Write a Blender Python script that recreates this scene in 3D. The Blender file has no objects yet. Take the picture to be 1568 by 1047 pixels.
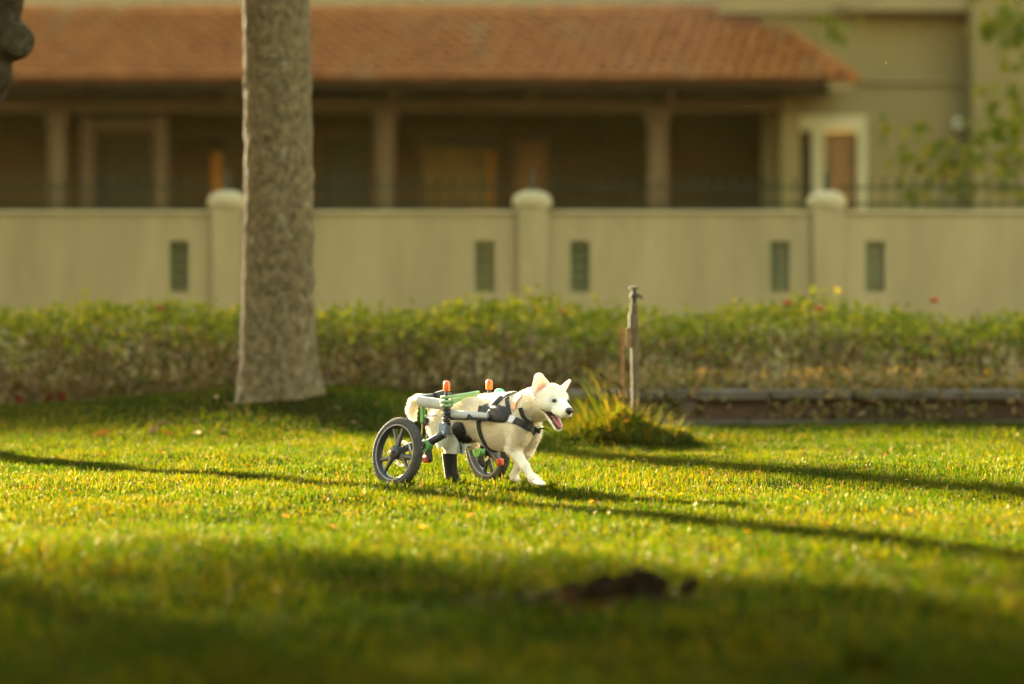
import bpy, math, random
import numpy as np
from mathutils import Vector, Matrix

# ------------------------------------------------------------------ camera, sky, sun, exposure
random.seed(7)
rng = np.random.default_rng(7)
SC = bpy.context.scene
COL = SC.collection
F = 135.0 / 36.0 * 1568.0          # focal length in photograph pixels
CAMH = 1.15                        # camera height (m)
HORIZON = 392.0                    # pixel row of the horizon

cam = bpy.data.cameras.new('camera')
cam.lens = 135.0
cam.sensor_width = 36.0
cam.shift_y = -(523.5 - HORIZON) / 1568.0
cam.clip_start = 0.1
cam.clip_end = 900.0
cam.dof.use_dof = True
cam.dof.focus_distance = 19.45
cam.dof.aperture_fstop = 1.22
cam_o = bpy.data.objects.new('camera', cam)
cam_o.location = (0, 0, CAMH)
cam_o.rotation_euler = (math.radians(90), 0, 0)
COL.objects.link(cam_o)
SC.camera = cam_o

SUN_EL = math.radians(15.0)
SUN_AZ = math.radians(-28.0)       # measured from +Y towards +X: behind the dog, to the left
to_sun = Vector((math.sin(SUN_AZ) * math.cos(SUN_EL), math.cos(SUN_AZ) * math.cos(SUN_EL), math.sin(SUN_EL)))

world = bpy.data.worlds.new('World')
SC.world = world
world.use_nodes = True
wn = world.node_tree
wn.nodes.clear()
sky = wn.nodes.new('ShaderNodeTexSky')
sky.sky_type = 'NISHITA'
sky.sun_disc = False
sky.sun_elevation = SUN_EL
sky.sun_rotation = SUN_AZ
sky.air_density = 2.0
sky.dust_density = 0.6
sky.ozone_density = 0.0
bg = wn.nodes.new('ShaderNodeBackground')
bg.inputs['Strength'].default_value = 0.05
wo = wn.nodes.new('ShaderNodeOutputWorld')
wn.links.new(sky.outputs[0], bg.inputs['Color'])
wn.links.new(bg.outputs[0], wo.inputs['Surface'])

sl = bpy.data.lights.new('sun', 'SUN')
sl.energy = 4.5
sl.angle = math.radians(1.5)
sl.color = (1.0, 0.82, 0.54)
sun = bpy.data.objects.new('sun', sl)
sun.rotation_euler = (-to_sun).to_track_quat('-Z', 'Y').to_euler()
sun.location = (-20, 40, 25)
COL.objects.link(sun)

SC.view_settings.view_transform = 'Standard'
SC.view_settings.look = 'None'
SC.view_settings.gamma = 1.0
SC.view_settings.use_curve_mapping = False
SC.view_settings.exposure = 4.5

SC.render.engine = 'CYCLES'
SC.cycles.use_denoising = True
SC.cycles.max_bounces = 6
SC.cycles.diffuse_bounces = 3
SC.cycles.glossy_bounces = 2
SC.cycles.transmission_bounces = 4
SC.cycles.transparent_max_bounces = 6


def W(u, v, d):
    """pixel of the photograph -> world point at distance d"""
    return np.array([(u - 784.0) * d / F, d, CAMH - (v - HORIZON) * d / F])


# ------------------------------------------------------------------ materials
def _nodes(name):
    m = bpy.data.materials.new(name)
    m.use_nodes = True
    nt = m.node_tree
    b = nt.nodes['Principled BSDF']
    return m, nt, b


def ramp(nt, fac, stops):
    r = nt.nodes.new('ShaderNodeValToRGB')
    els = r.color_ramp.elements
    while len(els) < len(stops):
        els.new(0.5)
    for e, (p, c) in zip(els, stops):
        e.position = p
        e.color = (c[0], c[1], c[2], 1)
    nt.links.new(fac, r.inputs['Fac'])
    return r.outputs['Color']


def position(nt, scale=(1, 1, 1), world=True):
    if world:
        g = nt.nodes.new('ShaderNodeNewGeometry')
        src = g.outputs['Position']
    else:
        g = nt.nodes.new('ShaderNodeTexCoord')
        src = g.outputs['Object']
    mp = nt.nodes.new('ShaderNodeMapping')
    mp.inputs['Scale'].default_value = scale
    nt.links.new(src, mp.inputs['Vector'])
    return mp.outputs['Vector']


def noise(nt, vec, scale, detail=4, rough=0.55):
    n = nt.nodes.new('ShaderNodeTexNoise')
    n.inputs['Scale'].default_value = scale
    n.inputs['Detail'].default_value = detail
    n.inputs['Roughness'].default_value = rough
    nt.links.new(vec, n.inputs['Vector'])
    return n.outputs['Fac']


def bump(nt, b, h, strength, dist):
    bp = nt.nodes.new('ShaderNodeBump')
    bp.inputs['Strength'].default_value = strength
    bp.inputs['Distance'].default_value = dist
    nt.links.new(h, bp.inputs['Height'])
    nt.links.new(bp.outputs[0], b.inputs['Normal'])


def mat(name, c, rough=0.7, var=0.18, scale=3.0, stretch=(1, 1, 1), bmp=0.0, bscale=40.0, bdist=0.01,
        metal=0.0, spec=None, c2=None, world=True):
    """a plain surface whose colour wanders between two tones, with fine relief"""
    m, nt, b = _nodes(name)
    vec = position(nt, stretch, world)
    c = np.array(c, float)
    lo = c * (1 - var) if c2 is None else np.array(c2, float)
    hi = c * (1 + var) if c2 is None else c
    col = ramp(nt, noise(nt, vec, scale, 6, 0.62), [(0.32, lo), (0.68, hi)])
    nt.links.new(col, b.inputs['Base Color'])
    b.inputs['Roughness'].default_value = rough
    b.inputs['Metallic'].default_value = metal
    b.inputs['Specular IOR Level'].default_value = (0.1 if world else 0.35) if spec is None else spec
    if bmp:
        bump(nt, b, noise(nt, vec, bscale, 5, 0.6), bmp, bdist)
    return m


def leaf_mat(name, stops, trans=0.5, rough=0.45, patch=1.3, patch_amt=0.5, tboost=1.6, spec=0.35):
    """thin leaves: colour differs from leaf to leaf and in patches, light comes through"""
    m, nt, b = _nodes(name)
    g = nt.nodes.new('ShaderNodeNewGeometry')
    n = noise(nt, position(nt), patch, 3, 0.6)
    mx = nt.nodes.new('ShaderNodeMix')
    mx.data_type = 'FLOAT'
    mx.inputs[0].default_value = patch_amt
    nt.links.new(g.outputs['Random Per Island'], mx.inputs[2])
    nt.links.new(n, mx.inputs[3])
    col = ramp(nt, mx.outputs[0], stops)
    nt.nodes.remove(b)
    b = nt.nodes.new('ShaderNodeBsdfDiffuse')
    nt.links.new(col, b.inputs['Color'])
    t = nt.nodes.new('ShaderNodeBsdfTranslucent')
    tc = nt.nodes.new('ShaderNodeMix')
    tc.data_type = 'RGBA'
    tc.blend_type = 'MULTIPLY'
    tc.inputs[0].default_value = 1.0
    tc.clamp_result = False
    tc.inputs[7].default_value = (tboost * 1.42, tboost, tboost * 0.15, 1)
    nt.links.new(col, tc.inputs[6])
    nt.links.new(tc.outputs[2], t.inputs['Color'])
    ms = nt.nodes.new('ShaderNodeMixShader')
    ms.inputs[0].default_value = trans
    nt.links.new(b.outputs[0], ms.inputs[1])
    nt.links.new(t.outputs[0], ms.inputs[2])
    gl = nt.nodes.new('ShaderNodeBsdfGlossy')
    gl.inputs['Color'].default_value = (1.0, 0.90, 0.55, 1)
    gl.inputs['Roughness'].default_value = rough
    m2 = nt.nodes.new('ShaderNodeMixShader')
    m2.inputs[0].default_value = spec * 0.1
    nt.links.new(ms.outputs[0], m2.inputs[1])
    nt.links.new(gl.outputs[0], m2.inputs[2])
    nt.links.new(m2.outputs[0], nt.nodes['Material Output'].inputs['Surface'])
    return m


M = {}
M['wall'] = mat('painted_wall', (0.178, 0.146, 0.076), 0.85, 0.15, 1.7, (1.5, 1, 0.35), bmp=0.15, bscale=30)
M['wall_cap'] = mat('painted_coping', (0.22, 0.185, 0.10), 0.8, 0.10, 2.0)
M['grille'] = mat('green_grille', (0.085, 0.10, 0.045), 0.6, 0.2)
M['railing'] = mat('railing_green', (0.008, 0.016, 0.007), 0.5, 0.25)
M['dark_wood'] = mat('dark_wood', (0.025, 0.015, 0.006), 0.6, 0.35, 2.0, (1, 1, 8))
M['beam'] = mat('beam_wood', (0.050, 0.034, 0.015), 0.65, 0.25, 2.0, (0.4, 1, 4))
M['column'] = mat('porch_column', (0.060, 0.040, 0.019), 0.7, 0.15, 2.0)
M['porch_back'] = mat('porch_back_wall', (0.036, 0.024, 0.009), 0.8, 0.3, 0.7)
M['door_wood'] = mat('door_wood', (0.10, 0.052, 0.015), 0.5, 0.3, 1.5, (5, 1, 0.6))
M['curtain'] = mat('orange_curtain', (0.20, 0.090, 0.012), 0.8, 0.3, 3.0, (6, 1, 0.4))
M['opening_glow'] = mat('opening_glow', (0.085, 0.060, 0.018), 0.8, 0.35, 0.9, (1.2, 1, 1))  # amber glow of the porch opening put into a base colour
M['house_wall'] = mat('house_wall', (0.105, 0.085, 0.036), 0.85, 0.12, 0.6, bmp=0.1)
M['house_trim'] = mat('house_trim', (0.13, 0.105, 0.05), 0.8, 0.10, 1.0)
M['frame_white'] = mat('window_frame_paint', (0.23, 0.21, 0.12), 0.6, 0.08)
M['rear_wall'] = mat('rear_wall', (0.15, 0.13, 0.075), 0.85, 0.10, 0.5)
M['lamp_white'] = mat('lamp_glass', (0.26, 0.25, 0.20), 0.4, 0.05)
M['concrete'] = mat('kerb_concrete', (0.060, 0.050, 0.037), 0.85, 0.25, 4.0, bmp=0.4, bscale=60)
M['brick_dark'] = mat('kerb_base', (0.045, 0.028, 0.018), 0.9, 0.4, 5.0, bmp=0.4)
M['soil'] = mat('soil', (0.020, 0.012, 0.0065), 0.95, 0.5, 14.0, bmp=0.9, bscale=50, bdist=0.02, spec=0.0)
M['pipe'] = mat('pipe_paint', (0.080, 0.060, 0.032), 0.8, 0.45, 12.0)
M['pipe_metal'] = mat('tap_metal', (0.050, 0.040, 0.024), 0.7, 0.4, 20.0)
M['rust'] = mat('rusty_stake', (0.17, 0.09, 0.04), 0.8, 0.4, 20.0)
M['red_scrap'] = mat('red_litter', (0.10, 0.016, 0.011), 0.6, 0.3, 6.0)
M['stem'] = mat('hedge_stem', (0.13, 0.085, 0.055), 0.85, 0.35, 10.0)

# glass panes
m, nt, b = _nodes('window_glass')
b.inputs['Base Color'].default_value = (0.03, 0.028, 0.018, 1)
b.inputs['Roughness'].default_value = 0.35
b.inputs['Specular IOR Level'].default_value = 0.06
M['glass'] = m

# ground under the grass
m, nt, b = _nodes('lawn_earth')
vec = position(nt)
c1 = ramp(nt, noise(nt, vec, 2.2, 6, 0.65), [(0.30, (0.006, 0.009, 0.0015)), (0.55, (0.009, 0.012, 0.002)), (0.75, (0.016, 0.012, 0.005))])
nt.links.new(c1, b.inputs['Base Color'])
b.inputs['Roughness'].default_value = 0.95
b.inputs['Specular IOR Level'].default_value = 0.0
bump(nt, b, noise(nt, vec, 45, 6, 0.65), 0.8, 0.02)
M['lawn'] = m

M['grass'] = leaf_mat('grass_blades', [(0.25, (0.0016, 0.0075, 0.0003)), (0.47, (0.0055, 0.0125, 0.0004)),
                                       (0.68, (0.0125, 0.0150, 0.0005)), (0.94, (0.030, 0.020, 0.0025))],
                      trans=0.5, rough=0.38, patch=0.7, patch_amt=0.5, tboost=5.6, spec=0.07)
M['weed'] = leaf_mat('weed_leaves', [(0.2, (0.012, 0.028, 0.003)), (0.55, (0.028, 0.043, 0.004)), (0.85, (0.07, 0.047, 0.009))],
                     trans=0.5, tboost=1.9, patch_amt=0.2, spec=0.05)
M['hedge_leaf'] = leaf_mat('hedge_leaves', [(0.25, (0.050, 0.078, 0.008)), (0.55, (0.105, 0.135, 0.011)), (0.85, (0.165, 0.150, 0.02))],
                           trans=0.35, tboost=1.5, patch_amt=0.35, spec=0.1)
M['hedge_low'] = leaf_mat('hedge_leaves_low', [(0.2, (0.055, 0.065, 0.014)), (0.5, (0.110, 0.088, 0.036)), (0.85, (0.16, 0.105, 0.06))],
                          trans=0.3, tboost=1.3, patch_amt=0.3, spec=0.1)
M['tree_leaf'] = leaf_mat('tree_leaves', [(0.2, (0.030, 0.052, 0.006)), (0.55, (0.060, 0.080, 0.008)), (0.9, (0.10, 0.095, 0.012))],
                          trans=0.4, tboost=1.5, patch_amt=0.2, spec=0.06)
M['flower'] = mat('hedge_flower', (0.26, 0.06, 0.02), 0.6, 0.2)
M['dead_leaf'] = leaf_mat('fallen_leaf_brown', [(0.2, (0.04, 0.022, 0.011)), (0.8, (0.08, 0.05, 0.025))], trans=0.25, tboost=1.2)
M['yellow_leaf'] = leaf_mat('fallen_leaf_yellow', [(0.2, (0.25, 0.11, 0.01)), (0.8, (0.30, 0.17, 0.015))], trans=0.4, tboost=1.2)

# bark: grey-brown with pale lichen spots and dark pits
m, nt, b = _nodes('bark')
vec = position(nt, (1, 1, 0.75))
base = ramp(nt, noise(nt, vec, 24, 8, 0.66), [(0.30, (0.040, 0.028, 0.014)), (0.5, (0.092, 0.070, 0.036)), (0.70, (0.165, 0.132, 0.072))])
spots = noise(nt, vec, 11, 5, 0.65)
mx = nt.nodes.new('ShaderNodeMix')
mx.data_type = 'RGBA'
mr = nt.nodes.new('ShaderNodeMapRange')
mr.inputs['From Min'].default_value = 0.60
mr.inputs['From Max'].default_value = 0.70
nt.links.new(spots, mr.inputs['Value'])
nt.links.new(mr.outputs[0], mx.inputs[0])
nt.links.new(base, mx.inputs[6])
mx.inputs[7].default_value = (0.18, 0.155, 0.105, 1)
nt.links.new(mx.outputs[2], b.inputs['Base Color'])
b.inputs['Roughness'].default_value = 0.92
b.inputs['Specular IOR Level'].default_value = 0.08
bump(nt, b, noise(nt, vec, 26, 8, 0.7), 1.0, 0.03)
M['bark'] = m

m = M['bark'].copy()  # same bark, copied darker: the leaning tree's shade put into its colour
m.name = 'shaded_bark'
for nd in m.node_tree.nodes:
    if nd.type == 'VALTORGB':
        for e_, c_ in zip(nd.color_ramp.elements, ((0.014, 0.010, 0.005), (0.030, 0.022, 0.012), (0.055, 0.042, 0.025))):
            e_.color = (c_[0], c_[1], c_[2], 1)
    if nd.type == 'MIX':
        nd.inputs[7].default_value = (0.07, 0.06, 0.04, 1)
M['shaded_bark'] = m

# roof tiles: terracotta with weathering and mossy streaks
m, nt, b = _nodes('terracotta_tiles')
vec = position(nt, (1, 1, 1))
tcol = ramp(nt, noise(nt, vec, 5.5, 3, 0.7), [(0.3, (0.085, 0.030, 0.008)), (0.5, (0.150, 0.054, 0.013)), (0.7, (0.22, 0.086, 0.022))])
moss = noise(nt, position(nt, (0.9, 0.35, 0.35)), 1.6, 6, 0.7)
mr = nt.nodes.new('ShaderNodeMapRange')
mr.inputs['From Min'].default_value = 0.56
mr.inputs['From Max'].default_value = 0.80
nt.links.new(moss, mr.inputs['Value'])
mx = nt.nodes.new('ShaderNodeMix')
mx.data_type = 'RGBA'
nt.links.new(mr.outputs[0], mx.inputs[0])
nt.links.new(tcol, mx.inputs[6])
mx.inputs[7].default_value = (0.13, 0.10, 0.045, 1)
nt.links.new(mx.outputs[2], b.inputs['Base Color'])
b.inputs['Roughness'].default_value = 0.85
b.inputs['Specular IOR Level'].default_value = 0.05
M['tile'] = m

# dog coat: colour from the mesh attribute
m, nt, b = _nodes('dog_coat')
at = nt.nodes.new('ShaderNodeAttribute')
at.attribute_name = 'coat'
nn = noise(nt, position(nt, (1, 1, 1), False), 22, 5, 0.6)
mx = nt.nodes.new('ShaderNodeMix')
mx.data_type = 'RGBA'
mx.blend_type = 'MULTIPLY'
mr = nt.nodes.new('ShaderNodeMapRange')
mr.inputs['To Min'].default_value = 0.0
mr.inputs['To Max'].default_value = 0.35
nt.links.new(nn, mr.inputs['Value'])
nt.links.new(mr.outputs[0], mx.inputs[0])
nt.links.new(at.outputs['Color'], mx.inputs[6])
mx.inputs[7].default_value = (0.80, 0.72, 0.60, 1)
nt.links.new(mx.outputs[2], b.inputs['Base Color'])
b.inputs['Roughness'].default_value = 0.85
b.inputs['Specular IOR Level'].default_value = 0.15
b.inputs['Sheen Weight'].default_value = 0.4
b.inputs['Subsurface Weight'].default_value = 0.25
b.inputs['Subsurface Radius'].default_value = (0.02, 0.012, 0.007)
b.inputs['Subsurface Scale'].default_value = 0.6
bump(nt, b, noise(nt, position(nt, (16, 40, 34), False), 2.0, 5, 0.65), 0.6, 0.009)
ag = nt.nodes.new('ShaderNodeAttribute')
ag.attribute_name = 'glow'
tl_ = nt.nodes.new('ShaderNodeBsdfTranslucent')
tl_.inputs['Color'].default_value = (1.0, 0.84, 0.70, 1)
ms = nt.nodes.new('ShaderNodeMixShader')
nt.links.new(ag.outputs['Fac'], ms.inputs[0])
nt.links.new(b.outputs[0], ms.inputs[1])
nt.links.new(tl_.outputs[0], ms.inputs[2])
nt.links.new(ms.outputs[0], nt.nodes['Material Output'].inputs['Surface'])
M['coat'] = m
m, nt, b = _nodes('dog_fur')
gi = nt.nodes.new('ShaderNodeNewGeometry')
nt.links.new(ramp(nt, gi.outputs['Random Per Island'], [(0.1, (0.66, 0.56, 0.42)), (0.5, (0.86, 0.80, 0.70)), (0.9, (0.92, 0.89, 0.82))]), b.inputs['Base Color'])
b.inputs['Roughness'].default_value = 0.7
t = nt.nodes.new('ShaderNodeBsdfTranslucent')
t.inputs['Color'].default_value = (0.85, 0.74, 0.55, 1)
ms = nt.nodes.new('ShaderNodeMixShader')
ms.inputs[0].default_value = 0.5
nt.links.new(b.outputs[0], ms.inputs[1])
nt.links.new(t.outputs[0], ms.inputs[2])
nt.links.new(ms.outputs[0], nt.nodes['Material Output'].inputs['Surface'])
M['fur'] = m

M['eye'] = mat('eye', (0.02, 0.014, 0.01), 0.15, 0.1, world=False, spec=0.6)
M['nose'] = mat('nose', (0.04, 0.026, 0.022), 0.4, 0.2, 30, world=False)
M['lip'] = mat('lip', (0.045, 0.02, 0.018), 0.4, 0.2, 30, world=False)
M['tongue'] = mat('tongue', (0.42, 0.12, 0.13), 0.35, 0.15, 20, world=False)
M['tooth'] = mat('teeth', (0.8, 0.76, 0.65), 0.4, 0.05, world=False)
M['black_web'] = mat('black_webbing', (0.016, 0.016, 0.015), 0.75, 0.3, 60, bmp=0.3, bscale=200, world=False)
M['black_pad'] = mat('black_padding', (0.020, 0.020, 0.021), 0.7, 0.3, 18, bmp=0.3, bscale=120, world=False)
M['grey_web'] = mat('grey_webbing', (0.42, 0.42, 0.42), 0.7, 0.1, 30, world=False)
M['peach'] = mat('peach_strap', (0.70, 0.34, 0.20), 0.75, 0.15, 20, world=False)
M['mint'] = mat('mint_fabric', (0.12, 0.42, 0.30), 0.7, 0.12, 20, world=False)
M['rope'] = mat('green_rope', (0.24, 0.36, 0.17), 0.85, 0.25, 60, bmp=0.6, bscale=150, world=False)
M['rail'] = mat('rail_padding', (0.31, 0.30, 0.29), 0.6, 0.12, 14, world=False)
M['tube_black'] = mat('black_tube', (0.020, 0.020, 0.024), 0.4, 0.25, 30, world=False, spec=0.5)
M['plastic_black'] = mat('black_plastic', (0.02, 0.02, 0.02), 0.5, 0.25, 30, world=False)
M['steel'] = mat('steel', (0.45, 0.45, 0.46), 0.35, 0.15, 30, metal=0.9, world=False)
M['chain'] = mat('chain', (0.6, 0.6, 0.6), 0.35, 0.15, 30, metal=0.8, world=False)
M['green_cap'] = mat('green_cap', (0.075, 0.23, 0.065), 0.45, 0.2, 25, world=False)
M['red_ref'] = mat('red_reflector', (0.42, 0.06, 0.02), 0.3, 0.15, 40, world=False, spec=0.6)
M['tyre'] = mat('tyre_rubber', (0.052, 0.048, 0.043), 0.9, 0.35, 25, bmp=0.3, bscale=120, world=False)
M['rim'] = mat('black_rim', (0.022, 0.022, 0.024), 0.4, 0.25, 25, world=False)
M['rim_edge'] = mat('rim_edge_dust', (0.20, 0.185, 0.17), 0.6, 0.25, 25, world=False)
M['cloth'] = mat('sling_cloth', (0.33, 0.34, 0.29), 0.85, 0.15, 16, world=False)
M['blue_grey'] = mat('blue_grey_bracket', (0.18, 0.21, 0.27), 0.45, 0.2, 20, world=False)
M['sock'] = mat('black_sock', (0.014, 0.012, 0.011), 0.85, 0.4, 40, bmp=0.4, bscale=160, world=False)
m, nt, b = _nodes('orange_light')
b.inputs['Base Color'].default_value = (0.55, 0.115, 0.002, 1)
b.inputs['Roughness'].default_value = 0.35
b.inputs['Subsurface Weight'].default_value = 0.6
b.inputs['Subsurface Radius'].default_value = (0.03, 0.012, 0.003)
b.inputs['Subsurface Scale'].default_value = 1.0
M['orange'] = m

# ------------------------------------------------------------------ mesh helpers
class MB:
    def __init__(self):
        self.v, self.f = [], []

    def add(self, v, f):
        o = len(self.v)
        self.v.extend([tuple(map(float, p)) for p in v])
        self.f.extend([tuple(i + o for i in q) for q in f])
        return self

    def box(self, x0, x1, y0, y1, z0, z1):
        v = [(x0, y0, z0), (x1, y0, z0), (x1, y1, z0), (x0, y1, z0), (x0, y0, z1), (x1, y0, z1), (x1, y1, z1), (x0, y1, z1)]
        f = [(0, 3, 2, 1), (4, 5, 6, 7), (0, 1, 5, 4), (1, 2, 6, 5), (2, 3, 7, 6), (3, 0, 4, 7)]
        return self.add(v, f)

    def cbox(self, x0, x1, y0, y1, z0, z1, b=0.01):
        """box with chamfered edges"""
        c = np.array([(x0 + x1) / 2, (y0 + y1) / 2, (z0 + z1) / 2])
        h = np.array([(x1 - x0) / 2, (y1 - y0) / 2, (z1 - z0) / 2])
        b = min(b, h.min() * 0.6)
        v, idx = [], {}
        for sx in (-1, 1):
            for sy in (-1, 1):
                for sz in (-1, 1):
                    s = np.array([sx, sy, sz])
                    for a in range(3):
                        p = h - b
                        p = p.copy()
                        p[a] = h[a]
                        idx[(sx, sy, sz, a)] = len(v)
                        v.append(c + s * p)
        f = []
        for a in range(3):
            b1, b2 = [(1, 2), (2, 0), (0, 1)][a]
            for s in (-1, 1):
                q = []
                for (p, r) in ((-1, -1), (1, -1), (1, 1), (-1, 1)):
                    k = [0, 0, 0]
                    k[a], k[b1], k[b2] = s, p, r
                    q.append(idx[(k[0], k[1], k[2], a)])
                f.append(tuple(q if s > 0 else q[::-1]))
        for a in range(3):
            b1, b2 = [(1, 2), (2, 0), (0, 1)][a]
            for p in (-1, 1):
                for r in (-1, 1):
                    def K(s, ax):
                        k = [0, 0, 0]
                        k[a], k[b1], k[b2] = s, p, r
                        return idx[(k[0], k[1], k[2], ax)]
                    f.append((K(-1, b1), K(1, b1), K(1, b2), K(-1, b2)))
        for sx in (-1, 1):
            for sy in (-1, 1):
                for sz in (-1, 1):
                    f.append(tuple(idx[(sx, sy, sz, a)] for a in range(3)))
        return self.add(v, f)

    def tube(self, pts, r, n=10, caps=True, flat=None):
        """round tube along a path; r is a number or one radius per point; flat=(axis, factor) squashes it"""
        P = np.array(pts, float)
        k = len(P)
        R = np.full(k, r) if np.isscalar(r) else np.array(r, float)
        T = np.gradient(P, axis=0)
        T /= np.linalg.norm(T, axis=1)[:, None] + 1e-12
        up = np.array([0, 0, 1.0]) if abs(T[0][2]) < 0.9 else np.array([1.0, 0, 0])
        a = np.cross(T[0], up)
        a /= np.linalg.norm(a)
        v, f = [], []
        for i in range(k):
            a = a - T[i] * a.dot(T[i])
            a /= np.linalg.norm(a)
            bb = np.cross(T[i], a)
            for j in range(n):
                t = 2 * math.pi * j / n
                o = (a * math.cos(t) + bb * math.sin(t)) * R[i]
                if flat is not None:
                    ax = np.array(flat[0], float)
                    o = o + ax * (o.dot(ax)) * (flat[1] - 1)
                v.append(P[i] + o)
        for i in range(k - 1):
            for j in range(n):
                j2 = (j + 1) % n
                f.append((i * n + j, i * n + j2, (i + 1) * n + j2, (i + 1) * n + j))
        if caps:
            f.append(tuple(range(n - 1, -1, -1)))
            f.append(tuple((k - 1) * n + j for j in range(n)))
        return self.add(v, f)

    def lathe(self, prof, n=24, axis='z', o=(0, 0, 0), closed=False):
        """profile of (radius, height) turned round an axis through o"""
        v, f = [], []
        k = len(prof)
        for (r, h) in prof:
            for j in range(n):
                t = 2 * math.pi * j / n
                c, s = r * math.cos(t), r * math.sin(t)
                p = (c, s, h) if axis == 'z' else ((s, h, c) if axis == 'y' else (h, c, s))
                v.append((p[0] + o[0], p[1] + o[1], p[2] + o[2]))
        kk = k if closed else k - 1
        for i in range(kk):
            i2 = (i + 1) % k
            for j in range(n):
                j2 = (j + 1) % n
                f.append((i * n + j, i * n + j2, i2 * n + j2, i2 * n + j))
        if not closed:
            if prof[0][0] > 1e-6:
                f.append(tuple(range(n - 1, -1, -1)))
            if prof[-1][0] > 1e-6:
                f.append(tuple((k - 1) * n + j for j in range(n)))
        return self.add(v, f)

    def ball(self, c, r, rot=None, nu=14, nv=9):
        c = np.array(c, float)
        r = np.array([r] * 3 if np.isscalar(r) else r, float)
        v, f = [], []
        for i in range(nv + 1):
            ph = math.pi * i / nv
            for j in range(nu):
                t = 2 * math.pi * j / nu
                p = np.array([math.sin(ph) * math.cos(t), math.sin(ph) * math.sin(t), math.cos(ph)]) * r
                if rot is not None:
                    p = rot @ p
                v.append(c + p)
        for i in range(nv):
            for j in range(nu):
                j2 = (j + 1) % nu
                f.append((i * nu + j, (i + 1) * nu + j, (i + 1) * nu + j2, i * nu + j2))
        return self.add(v, f)

    def mesh(self, name, m, smooth=True, off=(0, 0, 0)):
        me = bpy.data.meshes.new(name)
        v = np.array(self.v) - np.array(off)
        me.from_pydata(v.tolist(), [], self.f)
        me.materials.append(m)
        if smooth:
            me.polygons.foreach_set('use_smooth', [True] * len(me.polygons))
            me.set_sharp_from_angle(angle=math.radians(40))
        me.update()
        return me


def thing(name, label, cat, loc=(0, 0, 0), group=None, rz=0.0):
    o = bpy.data.objects.new(name, None)
    o.empty_display_size = 0.2
    o.location = tuple(map(float, loc))
    o.rotation_euler = (0, 0, rz)
    COL.objects.link(o)
    tag(o, label, cat, group)
    return o


def tag(o, label=None, cat=None, group=None, kind=None):
    for k, v in (('label', label), ('category', cat), ('group', group), ('kind', kind)):
        if v:
            o[k] = v
    return o


def link(name, me, parent=None):
    o = bpy.data.objects.new(name, me)
    COL.objects.link(o)
    if parent is not None:
        o.parent = parent
    return o


def part(name, mb, m, parent, world=True, smooth=True, label=None):
    """mesh part; coordinates are world ones unless world=False (the parent is then the frame)"""
    off = (0, 0, 0)
    if world:
        p, off = parent, np.zeros(3)
        while p is not None:
            off = off + np.array(p.location)
            p = p.parent
    o = link(name, mb.mesh(name, m, smooth, off), parent)
    if label:
        o['label'] = label
    return o


def solo(name, mb, m, label, cat, loc=(0, 0, 0), group=None, smooth=True, kind=None):
    o = link(name, mb.mesh(name, m, smooth, loc))
    o.location = tuple(map(float, loc))
    tag(o, label, cat, group, kind)
    return o


def fast_mesh(name, V, quads=None, tris=None, m=None, smooth=False):
    """big mesh from numpy arrays"""
    me = bpy.data.meshes.new(name)
    V = np.asarray(V, np.float32)
    nq = 0 if quads is None else len(quads)
    nt_ = 0 if tris is None else len(tris)
    loops = []
    if nq:
        loops.append(np.asarray(quads, np.int32).ravel())
    if nt_:
        loops.append(np.asarray(tris, np.int32).ravel())
    loops = np.concatenate(loops)
    me.vertices.add(len(V))
    me.vertices.foreach_set('co', V.ravel())
    me.loops.add(len(loops))
    me.loops.foreach_set('vertex_index', loops)
    me.polygons.add(nq + nt_)
    st = np.concatenate([np.arange(nq, dtype=np.int32) * 4, nq * 4 + np.arange(nt_, dtype=np.int32) * 3])
    me.polygons.foreach_set('loop_start', st)
    if smooth:
        me.polygons.foreach_set('use_smooth', np.ones(nq + nt_, bool))
    if m:
        me.materials.append(m)
    me.update(calc_edges=True)
    me.validate()
    return me


def leaf_cloud(P, size, m, name, aspect=0.5, up_bias=0.0, fold=0.25):
    """one folded diamond leaf (two triangles each side of the rib) at every point"""
    n = len(P)
    d = rng.normal(size=(n, 3))
    d[:, 2] += up_bias
    d /= np.linalg.norm(d, axis=1)[:, None]
    q = rng.normal(size=(n, 3))
    s = np.cross(d, q)
    s /= np.linalg.norm(s, axis=1)[:, None]
    nn = np.cross(d, s)
    L = (size * (0.6 + 0.8 * rng.random(n)))[:, None]
    a = P - d * L * 0.5
    t = P + d * L * 0.5
    l = P - s * L * aspect * 0.5 + nn * L * fold * 0.5 - d * L * 0.08
    r = P + s * L * aspect * 0.5 + nn * L * fold * 0.5 - d * L * 0.08
    V = np.stack([a, l, t, r], 1).reshape(-1, 3)
    k = np.arange(n)[:, None] * 4
    T = np.concatenate([k + [0, 2, 1], k + [0, 3, 2]], 0)
    return fast_mesh(name, V, None, T, m)


# ------------------------------------------------------------------ ground
def bumpg(x, y, cx, cy, sx, sy):
    return np.exp(-((x - cx) / sx) ** 2 - ((y - cy) / sy) ** 2)


def ground_z(x, y):
    x = np.asarray(x, float)
    y = np.asarray(y, float)
    z = 0.22 * bumpg(x, y, -1.35, 26.6, 1.35, 1.9) + 0.09 * bumpg(x, y, -2.9, 26.4, 0.9, 0.9)
    z = z + 0.10 * bumpg(x, y, 0.55, 23.7, 0.55, 0.45)
    z = z + 0.02 * np.sin(1.3 * x + 0.7 * y) * np.sin(0.9 * y - 0.5 * x) + 0.010 * np.sin(3.1 * x + 1.0) * np.sin(2.7 * y + 0.8 * x) + 0.005 * np.sin(7.3 * x + 2.0 * y) * np.sin(6.1 * y - 1.5 * x)
    z = z * np.clip((y - 3) / 4, 0, 1)
    return z


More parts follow.
